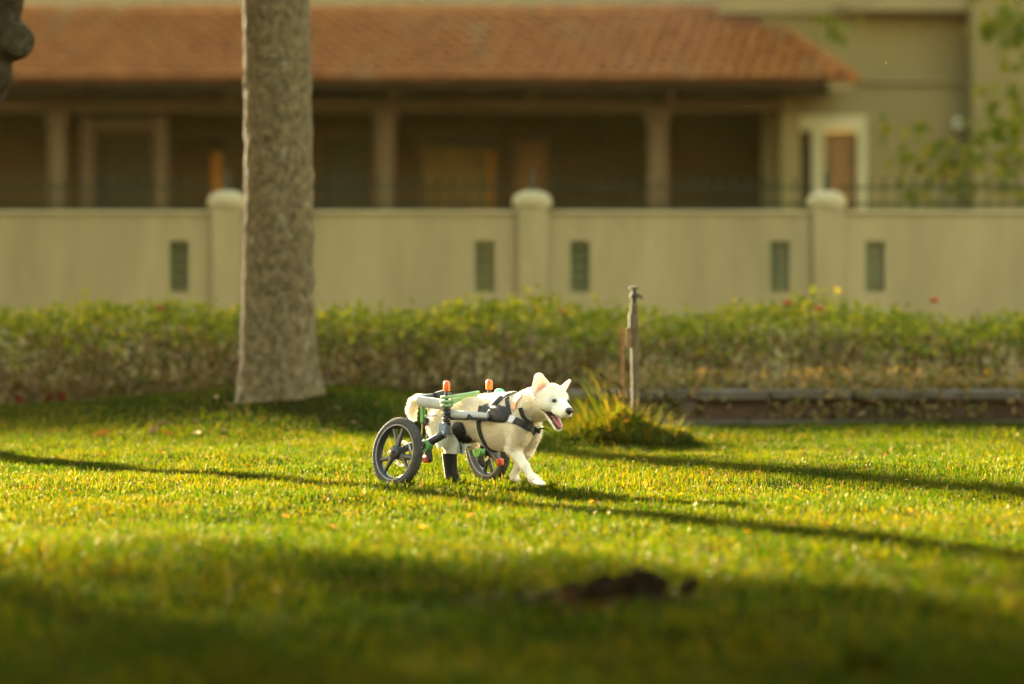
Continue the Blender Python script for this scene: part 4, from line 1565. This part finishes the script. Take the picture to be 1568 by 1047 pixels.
for ax in range(3):
    e = np.zeros(3, int)
    e[ax] = 1
    A = ins[tuple(slice(0, dim[k_] - e[k_]) for k_ in range(3))]
    B = ins[tuple(slice(e[k_], dim[k_]) for k_ in range(3))]
    o1, o2 = (ax + 1) % 3, (ax + 2) % 3
    for sgn in (0, 1):
        pts = np.argwhere((A & ~B) if sgn == 0 else (~A & B))
        pts = pts[(pts[:, o1] > 0) & (pts[:, o2] > 0) & (pts[:, o1] < dim[o1] - 1) & (pts[:, o2] < dim[o2] - 1) & (pts[:, ax] < dim[ax] - 1)]
        d1, d2 = np.zeros(3, int), np.zeros(3, int)
        d1[o1], d2[o2] = 1, 1
        q4 = [idx[tuple((pts - d1 - d2).T)], idx[tuple((pts - d2).T)], idx[tuple(pts.T)], idx[tuple((pts - d1).T)]]
        q4 = np.stack(q4 if sgn == 0 else q4[::-1], 1)
        quads.append(q4)
quads = np.concatenate(quads)
quads = quads[(quads >= 0).all(1)]
# coat colours
col = np.tile(np.array([0.87, 0.82, 0.73, 1.0]), (len(verts), 1))
def tint(mask, c):
    m_ = np.clip(mask, 0, 1)[:, None]
    col[:, :3] = col[:, :3] * (1 - m_) + np.array(c) * m_
nrmv = grad(verts)
belly = np.clip((0.30 - verts[:, 2]) / 0.10, 0, 1) * np.clip((0.25 - np.abs(verts[:, 0] - 0.05)) / 0.1, 0, 1)
tint(belly * 0.35, (0.62, 0.50, 0.38))
hq = (verts - hc) @ RH
def earmask(base, tip, nrm, r):
    ax = tip - base
    q_ = verts - base
    t = (q_ @ ax) / ax.dot(ax)
    de = np.linalg.norm(q_ - np.clip(t, 0, 1)[:, None] * ax, axis=1)
    f_ = np.clip((nrmv @ (nrm / np.linalg.norm(nrm)) - 0.2) / 0.4, 0, 1)
    return f_ * np.clip((r - de) / (r * 0.5), 0, 1) * (t > -0.15) * (t < 1.2) * np.clip(1.5 - t * 1.2, 0, 1)
tint(earmask(eb, et, n1, 0.040) * 0.95, (0.62, 0.17, 0.10))
lipm = (hq[:, 0] > 0.0) * (hq[:, 2] < -0.035) * (hq[:, 2] > -0.16) * (np.abs(mouth(verts)) < 0.008)
tint(lipm * 1.0, (0.10, 0.04, 0.04))
eyeline = np.exp(-((hq[:, 0] - 0.066) / 0.012) ** 2 - ((np.abs(hq[:, 1]) - 0.034) / 0.016) ** 2 - ((hq[:, 2] - 0.005) / 0.009) ** 2)
tint(eyeline * 1.0, (0.10, 0.07, 0.05))
noset = np.exp(-((hq[:, 0] - 0.165) / 0.018) ** 2 - (hq[:, 1] / 0.02) ** 2 - ((hq[:, 2] + 0.03) / 0.02) ** 2)
tint(noset * 0.5, (0.35, 0.26, 0.22))
bme = fast_mesh('body', verts, quads, None, M['coat'], True)
at_ = bme.attributes.new('coat', 'FLOAT_COLOR', 'POINT')
at_.data.foreach_set('color', col.astype(np.float32).ravel())
def earzone(base, tip, r):
    ax = tip - base
    q_ = verts - base
    t = (q_ @ ax) / ax.dot(ax)
    de = np.linalg.norm(q_ - np.clip(t, 0, 1)[:, None] * ax, axis=1)
    return np.clip((t + 0.05) / 0.3, 0, 1) * (de < r)
glow = 0.20 * np.maximum(earzone(eb, et, 0.06), earzone(fb, ft, 0.04))
ga = bme.attributes.new('glow', 'FLOAT', 'POINT')
ga.data.foreach_set('value', glow.astype(np.float32))
body = link('body', bme, dog)

# short fur standing off the skin, laid towards the tail
sel = rng.integers(0, len(verts), 120000)
p = verts[sel] + rng.normal(size=(len(sel), 3)) * 0.0015
nv_ = nrmv[sel]
ok = (col[sel, 0] > 0.7) & ~((hq[sel, 0] > 0.045) & (hq[sel, 2] < 0.02)) & (glow[sel] < 0.05)
p, nv_ = p[ok], nv_[ok]
flow = np.array([-0.85, 0, -0.35]) + rng.normal(size=p.shape) * 0.3
flow = flow - nv_ * np.sum(flow * nv_, 1)[:, None]
d = nv_ * 0.38 + flow * 0.85
d /= np.linalg.norm(d, axis=1)[:, None]
s = np.cross(d, rng.normal(size=p.shape))
s /= np.linalg.norm(s, axis=1)[:, None]
hx_ = (p - hc) @ RH
fl_ = (0.008 + 0.013 * rng.random(len(p)))[:, None] * np.where(p[:, 2] < 0.2, 0.28, 1.0)[:, None] * np.where((hx_[:, 0] > -0.05) & (np.linalg.norm(hx_, axis=1) < 0.16), 0.45, 1.0)[:, None]
V = np.stack([p - s * 0.001, p + s * 0.001, p + d * fl_], 1).reshape(-1, 3)
o = link('fur', fast_mesh('fur', V, None, np.arange(len(p))[:, None] * 3 + [0, 1, 2], M['fur']), dog)
o['kind'] = 'stuff'

# face
for sgn in (-1, 1):
    e = snap(HP(0.075, 0.034 * sgn, 0.004))
    part('eye', MB().ball(e - grad(e) * 0.002, (0.013, 0.0135, 0.0095)), M['eye'], dog, world=False)
part('nose', MB().ball(HP(0.165, 0, -0.026), (0.017, 0.022, 0.016), RH).ball(HP(0.160, 0, -0.039), (0.013, 0.013, 0.010), RH), M['nose'], dog, world=False)
tg = [HP(0.012, 0, -0.072), HP(0.045, 0, -0.082), HP(0.078, 0, -0.100), HP(0.100, 0, -0.112), HP(0.112, 0, -0.124)]
part('tongue', MB().tube(tg, [0.018, 0.022, 0.022, 0.019, 0.009], 10, True, (RH @ [0.5, 0, 0.86], 0.32)), M['tongue'], dog, world=False)
part('mouth_lining', MB().ball(HP(0.030, 0, -0.066), (0.030, 0.033, 0.020), RH), M['lip'], dog, world=False)
tm = MB()
for i in range(5):
    for sgn in (-1, 1):
        b_ = HP(0.104 - 0.012 * i, (0.009 + 0.003 * i) * sgn, -0.121 + 0.010 * i)
        h_ = 0.011 if i == 1 else 0.007
        tm.tube([b_, b_ + RH @ [0, 0, h_]], [0.0035, 0.0012], 6)
        b_ = HP(0.142 - 0.014 * i, (0.010 + 0.005 * min(i, 3)) * sgn, -0.062 - 0.001 * i)
        tm.tube([b_, b_ + RH @ [0, 0, -h_]], [0.0035, 0.0012], 6)
part('teeth', tm, M['tooth'], dog, world=False)
part('sock', MB().tube([h2 + [0.002, 0, 0.022], h2 + [0.002, 0, 0.0], (h2 + h3) / 2, h3 + [0, 0, 0.01], h3 + [0.012, 0, -0.012], h3 + [0.012, 0, -0.026]],
                       [0.040, 0.038, 0.035, 0.035, 0.038, 0.034], 14), M['sock'], dog, world=False, label='black sock on the hanging hind leg')


# ---- harness, laid on the skin
def ribbon(P_, w, th, m_, name, parent, closed=False, lift=0.006, label=None):
    P_ = np.array(P_)
    # even spacing
    if closed:
        P_ = np.concatenate([P_, P_[:1]])
    s = np.concatenate([[0], np.cumsum(np.linalg.norm(np.diff(P_, axis=0), axis=1))])
    n_ = max(8, int(s[-1] / 0.012))
    t = np.linspace(0, s[-1], n_)
    Q_ = np.stack([np.interp(t, s, P_[:, a]) for a in range(3)], 1)
    Q_ = np.array([snap(p) for p in Q_])
    for _ in range(2):
        Q_[1:-1] = (Q_[:-2] + 2 * Q_[1:-1] + Q_[2:]) / 4
    N_ = grad(Q_)
    d_ = sample(Q_)
    Q_ = Q_ - N_ * np.minimum(d_, 0)[:, None]
    T_ = np.gradient(Q_, axis=0)
    T_ /= np.linalg.norm(T_, axis=1)[:, None]
    S_ = np.cross(N_, T_)
    S_ /= np.linalg.norm(S_, axis=1)[:, None]
    mb_ = MB()
    v_, f_ = [], []
    for i in range(n_):
        a_, b2 = Q_[i] - S_[i] * w / 2, Q_[i] + S_[i] * w / 2
        v_ += [a_ + N_[i] * (lift - 0.004), a_ + N_[i] * (lift + th), b2 + N_[i] * (lift + th), b2 + N_[i] * (lift - 0.004)]
    for i in range(n_ - 1):
        for j in range(4):
            j2 = (j + 1) % 4
            f_.append((4 * i + j, 4 * i + j2, 4 * i + 4 + j2, 4 * i + 4 + j))
    f_ += [(3, 2, 1, 0), tuple(4 * (n_ - 1) + j for j in range(4))]
    return part(name, mb_.add(v_, f_), m_, parent, False, True, label)


def mirror(P_):
    return [np.array([p[0], -p[1], p[2]]) for p in P_]


def patch(u0, v0, ru, rv, th, rot_deg, m_, name, parent, power=3.0, n1_=14, n2_=28, both=True):
    """padded pad following the flank, rounded outline round a pixel"""
    mb_ = MB()
    cr, sr = math.cos(math.radians(rot_deg)), math.sin(math.radians(rot_deg))
    rings = []
    for i in range(n1_ + 1):
        r = i / n1_
        ring = []
        for j in range(n2_):
            t = 2 * math.pi * j / n2_
            c_, s_ = math.cos(t), math.sin(t)
            k_ = (abs(c_) ** power + abs(s_) ** power) ** (-1 / power)
            a_, b2 = ru * r * k_ * c_, rv * r * k_ * s_
            p = hit(u0 + a_ * cr - b2 * sr, v0 + a_ * sr + b2 * cr)
            ring.append(p + grad(p) * (th * (1 - r ** 5) + (-0.004 if i == n1_ else 0.001)))
        rings.append(ring)
    for sg in ((1, -1) if both else (1,)):
        v_ = [np.array([p[0], p[1] * sg, p[2]]) for ring in rings for p in ring]
        f_ = []
        for i in range(n1_):
            for j in range(n2_):
                j2 = (j + 1) % n2_
                q_ = (i * n2_ + j, (i + 1) * n2_ + j, (i + 1) * n2_ + j2, i * n2_ + j2)
                f_.append(q_ if sg > 0 else q_[::-1])
        part(name, MB().add(v_, f_), m_, parent, False)


har = patch(759, 633, 25, 14, 0.018, 8, M['black_pad'], 'harness_pad', dog)
# ridges stitched on the pad and its pale buckle
for du in (2, 7, 12):
    P_ = [hit(762 + du, 627 + du * 0.15), hit(762.5 + du, 633 + du * 0.15), hit(763 + du, 640 + du * 0.15)]
    P_ = [p + grad(p) * 0.017 for p in P_]
    part('pad_rib', MB().tube(P_, 0.0035, 6), M['plastic_black'], dog, world=False)
P_ = [hit(748, 640), hit(750, 634), hit(753, 630), hit(756, 629)]
part('buckle', MB().tube([p + grad(p) * 0.019 for p in P_], 0.005, 7), M['steel'], dog, world=False)
# girth strap
g_ = [hit(u, v) for u, v in ((738, 622), (736, 632), (734, 645), (735, 657), (739, 669), (745, 680), (753, 690))]
bot = snap([g_[-1][0] + 0.01, 0, g_[-1][2] - 0.03])
top_ = snap([g_[0][0] + 0.02, 0, 0.5])
ribbon(g_[:] + [bot] + mirror(g_)[::-1], 0.026, 0.004, M['black_web'], 'girth_strap', dog)
# back strap over the shoulders
b_s = [hit(u, v) for u, v in ((752, 628), (760, 619), (768, 611), (775, 606))]
ribbon(b_s + [snap([b_s[-1][0] + 0.03, 0, 0.52])] + mirror(b_s)[::-1], 0.036, 0.006, M['black_web'], 'back_strap', dog)
b_s = [hit(u, v) for u, v in ((781, 634), (779, 622), (777, 612), (781, 606))]
ribbon(b_s + [snap([b_s[-1][0] + 0.02, 0, 0.53])] + mirror(b_s)[::-1], 0.020, 0.004, M['black_web'], 'shoulder_strap', dog)
# light printed strap lying across the back
w_s = [hit(u, v) for u, v in ((745, 631), (753, 623), (762, 614), (768, 608))]
ribbon(w_s, 0.016, 0.011, M['grey_web'], 'reflective_strap', dog)
mp_ = snap(L(765, 606, 0.03))
part('mint_knot', MB().ball(mp_ + [0, 0, 0.016], (0.030, 0.024, 0.020)), M['mint'], dog, world=False)
# chest strap and collar meeting at the ring
c_s = [hit(u, v) for u, v in ((780, 642), (790, 645), (800, 650), (810, 656), (819, 662))]
ribbon(c_s, 0.034, 0.006, M['black_web'], 'chest_strap', dog)
g2 = [hit(u, v) for u, v in ((782, 642), (786, 644), (789, 645))]
ribbon(g2, 0.037, 0.009, M['grey_web'], 'strap_loop', dog)
k_s = [hit(u, v) for u, v in ((798, 624), (800, 633), (804, 642), (811, 650), (819, 657), (825, 661))]
ribbon(k_s, 0.020, 0.006, M['black_web'], 'collar', dog)
k2 = [hit(u, v) for u, v in ((805, 633), (808, 640), (813, 646), (819, 652), (825, 655))]
cm = MB()
for i in range(22):
    t = i / 21 * (len(k2) - 1)
    j = min(int(t), len(k2) - 2)
    p = k2[j] + (k2[j + 1] - k2[j]) * (t - j)
    cm.ball(p + grad(p) * 0.005, (0.0042, 0.0042, 0.0042), None, 6, 4)
part('chain_collar', cm, M['chain'], dog, world=False)
p = hit(824, 656)
part('collar_ring', MB().lathe([(0.010, -0.002), (0.013, -0.002), (0.013, 0.002), (0.010, 0.002)], 14, 'y', p + grad(p) * 0.010, True), M['steel'], dog, world=False)
part('leash_tag', MB().tube([p + grad(p) * 0.012, L(834, 656, p[1] - 0.02), L(841, 658.5, p[1] - 0.02)], [0.005, 0.004, 0.003], 6), M['black_web'], dog, world=False)
pe = [hit(u, v) for u, v in ((799, 606), (793, 611), (789, 618), (788, 626))]
ribbon(pe, 0.034, 0.004, M['peach'], 'peach_strap', dog)

# ---- cart
def both(fn):
    for sg in (-1, 1):
        fn(sg)


def loc(u, v, Y):
    """near-side position; returned with |Y| so that it can be mirrored"""
    p = L(u, v, Y)
    return p


def mir(p, sg):
    return np.array([p[0], abs(p[1]) * sg, p[2]])


YR = -0.128
rA, rB = L(641, 614, YR), L(688, 621, YR)
rC, rD, rE = L(690, 634, YR), L(720, 636, YR), L(748, 638, YR + 0.01)
for sg in (-1, 1):
    part('rear_rail', MB().tube([mir(rA, sg), mir((rA + rB) / 2, sg), mir(rB, sg)], [0.026, 0.028, 0.027], 14, True, ((0, 1, 0), 0.6)), M['rail'], cart, world=False)
    part('front_rail', MB().tube([mir(rC, sg), mir(rD, sg), mir(rE, sg)], [0.021, 0.021, 0.019], 14, True, ((0, 1, 0), 0.7)), M['rail'], cart, world=False)
    part('rail_strap', MB().tube([mir(L(690, 641, YR), sg), mir(L(715, 641.5, YR - 0.012), sg), mir(L(718, 638, YR - 0.016), sg), mir(L(724, 641, YR - 0.012), sg), mir(L(748, 642, YR), sg)],
                                 [0.006, 0.006, 0.014, 0.008, 0.009], 8), M['black_web'], cart, world=False)
    # post with the light on top
    pt, pb = L(684, 598, -0.148), L(684, 662, -0.148)
    post = part('post', MB().tube([mir(pb, sg), mir(pt, sg)], 0.0105, 10), M['tube_black'], cart, world=False)
    mb_ = MB()
    for i in range(6):
        z_ = pb[2] + 0.035 + i * 0.018
        mb_.lathe([(0.019, 0), (0.021, 0.003), (0.021, 0.011), (0.019, 0.014)], 12, 'z', (pb[0], abs(pb[1]) * sg, z_))
    part('post_clamp', mb_, M['plastic_black'], post, world=False)
    part('post_bolt', MB().ball(mir(L(679, 633, -0.17), sg), 0.007, None, 8, 6).ball(mir(L(679, 641, -0.17), sg), 0.007, None, 8, 6), M['steel'], post, world=False)
    z_ = pt[2] + 0.0
    part('warning_light', MB().lathe([(0.013, -0.002), (0.0175, 0.0), (0.0175, 0.030), (0.015, 0.042), (0.008, 0.049), (0.0, 0.051)], 16, 'z', (pt[0], abs(pt[1]) * sg, z_)), M['orange'], cart, world=False)
    # bracket under the post
    bp_ = L(680, 655, -0.150)
    part('bracket', MB().cbox(bp_[0] - 0.028, bp_[0] + 0.034, min(sg * 0.13, sg * 0.168), max(sg * 0.13, sg * 0.168), bp_[2] - 0.032, bp_[2] + 0.03, 0.008), M['blue_grey'], cart, world=False)
    # suspension arm, green cap, rear arm to the hub
    aA, aB = L(681, 664, -0.15), L(655, 679, -0.205)
    gc = mir(aB, sg) + [-0.004, 0.0, -0.012] if sg < 0 else L(734, 691, 0.165)
    part('suspension_arm', MB().tube([mir(aA, sg), mir(aB, sg) if sg < 0 else gc + [0, 0, 0.012]], 0.0205, 14), M['tube_black'], cart, world=False)
    part('arm_collar', MB().tube([mir(aA, sg) , mir(aA + (aB - aA) * 0.06, sg)], 0.0235, 14), M['steel'], cart, world=False)
    part('green_cap', MB().lathe([(0.0, -0.018), (0.010, -0.018), (0.011, -0.022), (0.028, -0.022), (0.032, -0.017), (0.032, 0.012), (0.028, 0.016), (0.0, 0.016)], 20, 'y', gc), M['green_cap'], cart, world=False)
    hub = np.array([-0.226, 0.312 * sg, 0.177])
    part('axle_arm', MB().tube([gc + [0, 0.022 * sg, 0.0], gc + [-0.03, 0.035 * sg, 0.012], hub + [0.012, -0.04 * sg, 0.02], hub + [0, -0.012 * sg, 0]], [0.017, 0.019, 0.019, 0.014], 12), M['tube_black'], cart, world=False)
    part('lower_arm', MB().tube([gc + [0, 0, -0.01], gc + [0.012, 0.0, -0.05], gc + [0.03, 0.004 * sg, -0.075]], [0.018, 0.020, 0.012], 10), M['plastic_black'], cart, world=False)
    rf_ = gc + np.array([0.004, 0.006 * sg, -0.066]) if sg < 0 else gc + np.array([0.13, 0.02, -0.05])
    part('reflector', MB().cbox(rf_[0] - 0.02, rf_[0] + 0.02, rf_[1] - 0.018, rf_[1] + 0.018, rf_[2] - 0.019, rf_[2] + 0.019, 0.008), M['red_ref'], cart, world=False)
    if sg > 0:
        part('front_link', MB().tube([gc + [0.02, 0.035, 0], gc + [0.08, 0.035, -0.02], rf_ + [-0.01, 0, 0.0]], [0.02, 0.022, 0.016], 12), M['tube_black'], cart, world=False)

# rear bar joining both rails, stirrup cords and clips
part('rear_bar', MB().tube([mir(rA, -1) + [-0.01, 0.02, 0.006], np.array([rA[0] - 0.03, -0.08, rA[2] + 0.016]), np.array([rA[0] - 0.04, 0, rA[2] + 0.022]),
                            np.array([rA[0] - 0.03, 0.08, rA[2] + 0.016]), mir(rA, 1) + [-0.01, -0.02, 0.006]], 0.013, 10), M['tube_black'], cart, world=False)
kb = np.array([rA[0] - 0.02, 0.06, rA[2] + 0.03])
part('bar_pad', MB().tube([kb + [0, -0.05, -0.005], kb, kb + [0, 0.05, -0.008]], [0.016, 0.022, 0.016], 10), M['black_pad'], cart, world=False)
gp = L(647.5, 634, -0.12)
part('green_clip', MB().cbox(gp[0] - 0.014, gp[0] + 0.014, gp[1] - 0.01, gp[1] + 0.01, gp[2] - 0.045, gp[2] + 0.040, 0.005), M['green_cap'], cart, world=False)
q0, q1 = L(649, 637, -0.12), L(667, 636, -0.12)
part('stirrup_rod', MB().tube([q0, q1], 0.0055, 8), M['rail'], cart, world=False)
q0, q1 = L(655, 643, -0.10), L(663, 648, -0.10)
part('stirrup_clamp', MB().cbox(q0[0] - 0.02, q0[0] + 0.022, -0.125, -0.085, q1[2] - 0.012, q0[2] + 0.012, 0.008), M['plastic_black'], cart, world=False)
for (u0, v0, u1, v1) in ((647, 640, 645, 676), (653, 650, 653, 676)):
    part('stirrup_cord', MB().tube([L(u0, v0, -0.125), L((u0 + u1) / 2 + 0.5, (v0 + v1) / 2, -0.13), L(u1, v1, -0.16)], 0.0025, 6), M['rust'], cart, world=False)

# green rope wound round the near post and over the back to the far one
pc = L(684, 613, -0.148)
for k_, (zo, r_) in enumerate(((0.016, 0.024), (-0.006, 0.028), (-0.026, 0.025))):
    pts = []
    for i in range(15):
        t = -2.6 + 5.2 * i / 14
        pts.append([pc[0] + r_ * -math.cos(t) , pc[1] + r_ * math.sin(t) * (-1), pc[2] + zo])
    s0 = np.array(pts[0])
    s1 = np.array(pts[-1])
    e = L(717 - 5 * k_, 603 + 3.2 * k_, -0.03)
    pts = pts + [s1 * 0.55 + e * 0.45 + [0, -0.01, -0.002 * k_], e, [e[0] + 0.01, 0.03, e[2] + 0.008], [e[0] - 0.06, 0.10, e[2] - 0.01], [pc[0] + 0.02, 0.14, pc[2] + zo]]
    part('rope', MB().tube(pts, 0.0085, 8), M['rope'], cart, world=False)

# sling: black thigh pad and loose grey cloth under the belly
patch(704, 662, 11, 17, 0.019, -14, M['black_pad'], 'sling_pad', cart, 2.6, 10, 24, True)
patch(714, 671, 10, 7, 0.018, 28, M['black_pad'], 'sling_pad', cart, 2.4, 8, 20, True)
p0 = L(700, 648, -0.12)
def cloth(uvs, Y, name):
    """hanging flap: two rows of pixels joined by a folded sheet with thickness"""
    top_r, bot_r = uvs
    n_, m2 = len(top_r), 7
    v_, f_ = [], []
    for side in (0, 1):
        for i in range(m2):
            s = i / (m2 - 1)
            for j in range(n_):
                u_ = top_r[j][0] * (1 - s) + bot_r[j][0] * s
                w_ = top_r[j][1] * (1 - s) + bot_r[j][1] * s
                yy = Y + 0.012 * math.sin(j * 1.9 + s * 2) * s + side * 0.004
                v_.append(L(u_, w_, yy))
    o2 = n_ * m2
    for i in range(m2 - 1):
        for j in range(n_ - 1):
            a_ = i * n_ + j
            f_.append((a_, a_ + 1, a_ + n_ + 1, a_ + n_)[::-1])
            f_.append((o2 + a_, o2 + a_ + 1, o2 + a_ + n_ + 1, o2 + a_ + n_))
    for j in range(n_ - 1):
        f_.append((j, j + 1, o2 + j + 1, o2 + j))
        a_ = (m2 - 1) * n_ + j
        f_.append((a_ + 1, a_, o2 + a_, o2 + a_ + 1))
    for i in range(m2 - 1):
        f_.append((i * n_, o2 + i * n_, o2 + (i + 1) * n_, (i + 1) * n_))
        a_ = i * n_ + n_ - 1
        f_.append((a_ + n_, o2 + a_ + n_, o2 + a_, a_))
    part(name, MB().add(v_, f_), M['cloth'], cart, False)
cloth((((664, 668), (670, 665), (676, 664), (683, 664), (688, 664)), ((667, 680), (672, 690), (677, 683), (684, 694), (690, 694))), -0.112, 'sling_cloth')
cloth((((688, 662), (692, 663), (697, 668), (702, 676)), ((688, 694), (694, 695), (700, 695), (705, 694))), -0.118, 'sling_cloth')
cloth((((701, 678), (708, 679), (716, 680), (722, 680)), ((703, 692), (709, 697), (715, 686), (721, 684))), -0.095, 'sling_cloth')

# wheels
RT = 0.170
def wheel(sg):
    hub = np.array([-0.226, 0.312 * sg, 0.177])
    rim = MB()
    rim.lathe([(0.128, -0.016), (0.133, -0.018), (0.137, -0.014), (0.134, 0.0), (0.137, 0.014), (0.133, 0.018), (0.128, 0.016), (0.122, 0.008), (0.121, 0.0), (0.122, -0.008)], 64, 'y', (0, 0, 0), True)
    w_ = part('wheel', rim, M['rim'], cart, world=False, label='near wheel' if sg < 0 else 'far wheel')
    w_.location = hub
    w_.scale = (1.035, 1.035, 1.035)
    w_.rotation_euler = (math.radians(9.0) * sg, math.radians(-5 if sg < 0 else 60), 0)
    ty = MB()
    prof = []
    for i in range(18):
        t = 2 * math.pi * i / 18
        prof.append((0.151 + 0.0205 * math.cos(t) , 0.0235 * math.sin(t)))
    ty.lathe(prof, 72, 'y', (0, 0, 0), True)
    for i in range(54):
        for s_, off in ((-1, 0), (0, 0.5), (1, 0)):
            t = 2 * math.pi * (i + off) / 54
            rr_ = 0.1705 if s_ == 0 else 0.1655
            hw = 0.0055
            c_, q_ = math.cos(t), math.sin(t)
            rad = np.array([q_, 0, c_])
            tan = np.array([c_, 0, -q_])
            ctr = rad * rr_ + np.array([0, 0.0135 * s_, 0])
            nrm = rad + np.array([0, 0.55 * s_, 0])
            nrm /= np.linalg.norm(nrm)
            sid = np.cross(nrm, tan)
            v_ = []
            for h_ in (-0.004, 0.0035):
                for a_, b2 in ((-1, -1), (1, -1), (1, 1), (-1, 1)):
                    v_.append(ctr + nrm * h_ + tan * a_ * hw * 0.85 + sid * b2 * 0.0052)
            ty.add(v_, [(0, 1, 2, 3), (7, 6, 5, 4), (0, 4, 5, 1), (1, 5, 6, 2), (2, 6, 7, 3), (3, 7, 4, 0)])
    part('tyre', ty, M['tyre'], w_, world=False)
    for s_ in (-1, 1):
        part('rim_edge', MB().lathe([(0.1315, 0.0185 * s_), (0.1375, 0.0185 * s_), (0.1375, 0.0215 * s_), (0.1315, 0.0215 * s_)], 64, 'y', (0, 0, 0), True), M['rim_edge'], w_, world=False)
    hb = MB().lathe([(0.0, -0.036), (0.012, -0.036), (0.014, -0.030), (0.026, -0.028), (0.034, -0.020), (0.034, 0.020), (0.026, 0.028), (0.014, 0.030), (0.012, 0.036), (0.0, 0.036)], 24, 'y')
    for i in range(8):
        t = i * math.pi / 4
        hb.ball((0.029 * math.sin(t), 0.026 * sg, 0.029 * math.cos(t)), 0.004, None, 6, 4)
    part('hub', hb, M['rim'], w_, world=False)
    part('axle_nut', MB().tube([(0, 0.034 * sg, 0), (0, 0.052 * sg, 0)], [0.008, 0.007], 6), M['steel'], w_, world=False)
    sm = MB()
    for sd in (-1, 1):
        sm.tube([(0.0, 0, 0.028), (0.006 * sd, 0, 0.055), (0.022 * sd, 0, 0.092), (0.036 * sd, 0, 0.124)], [0.018, 0.015, 0.0105, 0.012], 8, True, ((0, 1, 0), 0.8))
    sme = sm.mesh('spoke', M['rim'])
    for i in range(3):
        o2 = link('spoke', sme, w_)
        o2.rotation_euler = (0, i * 2 * math.pi / 3, 0)
    brk = MB().lathe([(0.050, 0.0), (0.064, 0.0), (0.064, 0.002), (0.050, 0.002)], 32, 'y', (0, -0.030 * sg, 0), True)
    part('brake_disc', brk, M['steel'], w_, world=False)


wheel(-1)
wheel(1)

# ------------------------------------------------------------------ warm evening haze
hm = bpy.data.materials.new('haze')
hm.use_nodes = True
hnt = hm.node_tree
hnt.nodes.clear()
pv = hnt.nodes.new('ShaderNodeVolumePrincipled')
pv.inputs['Color'].default_value = (1.0, 0.80, 0.38, 1)
pv.inputs['Density'].default_value = 0.000055
pv.inputs['Anisotropy'].default_value = 0.45
ho = hnt.nodes.new('ShaderNodeOutputMaterial')
hnt.links.new(pv.outputs[0], ho.inputs['Volume'])
hz_ = link('haze', MB().box(-150, 150, -70, 230, -1.2, 13.0).mesh('haze', hm, False))
tag(hz_, 'thin warm evening haze hanging over the whole garden', 'haze', kind='stuff')
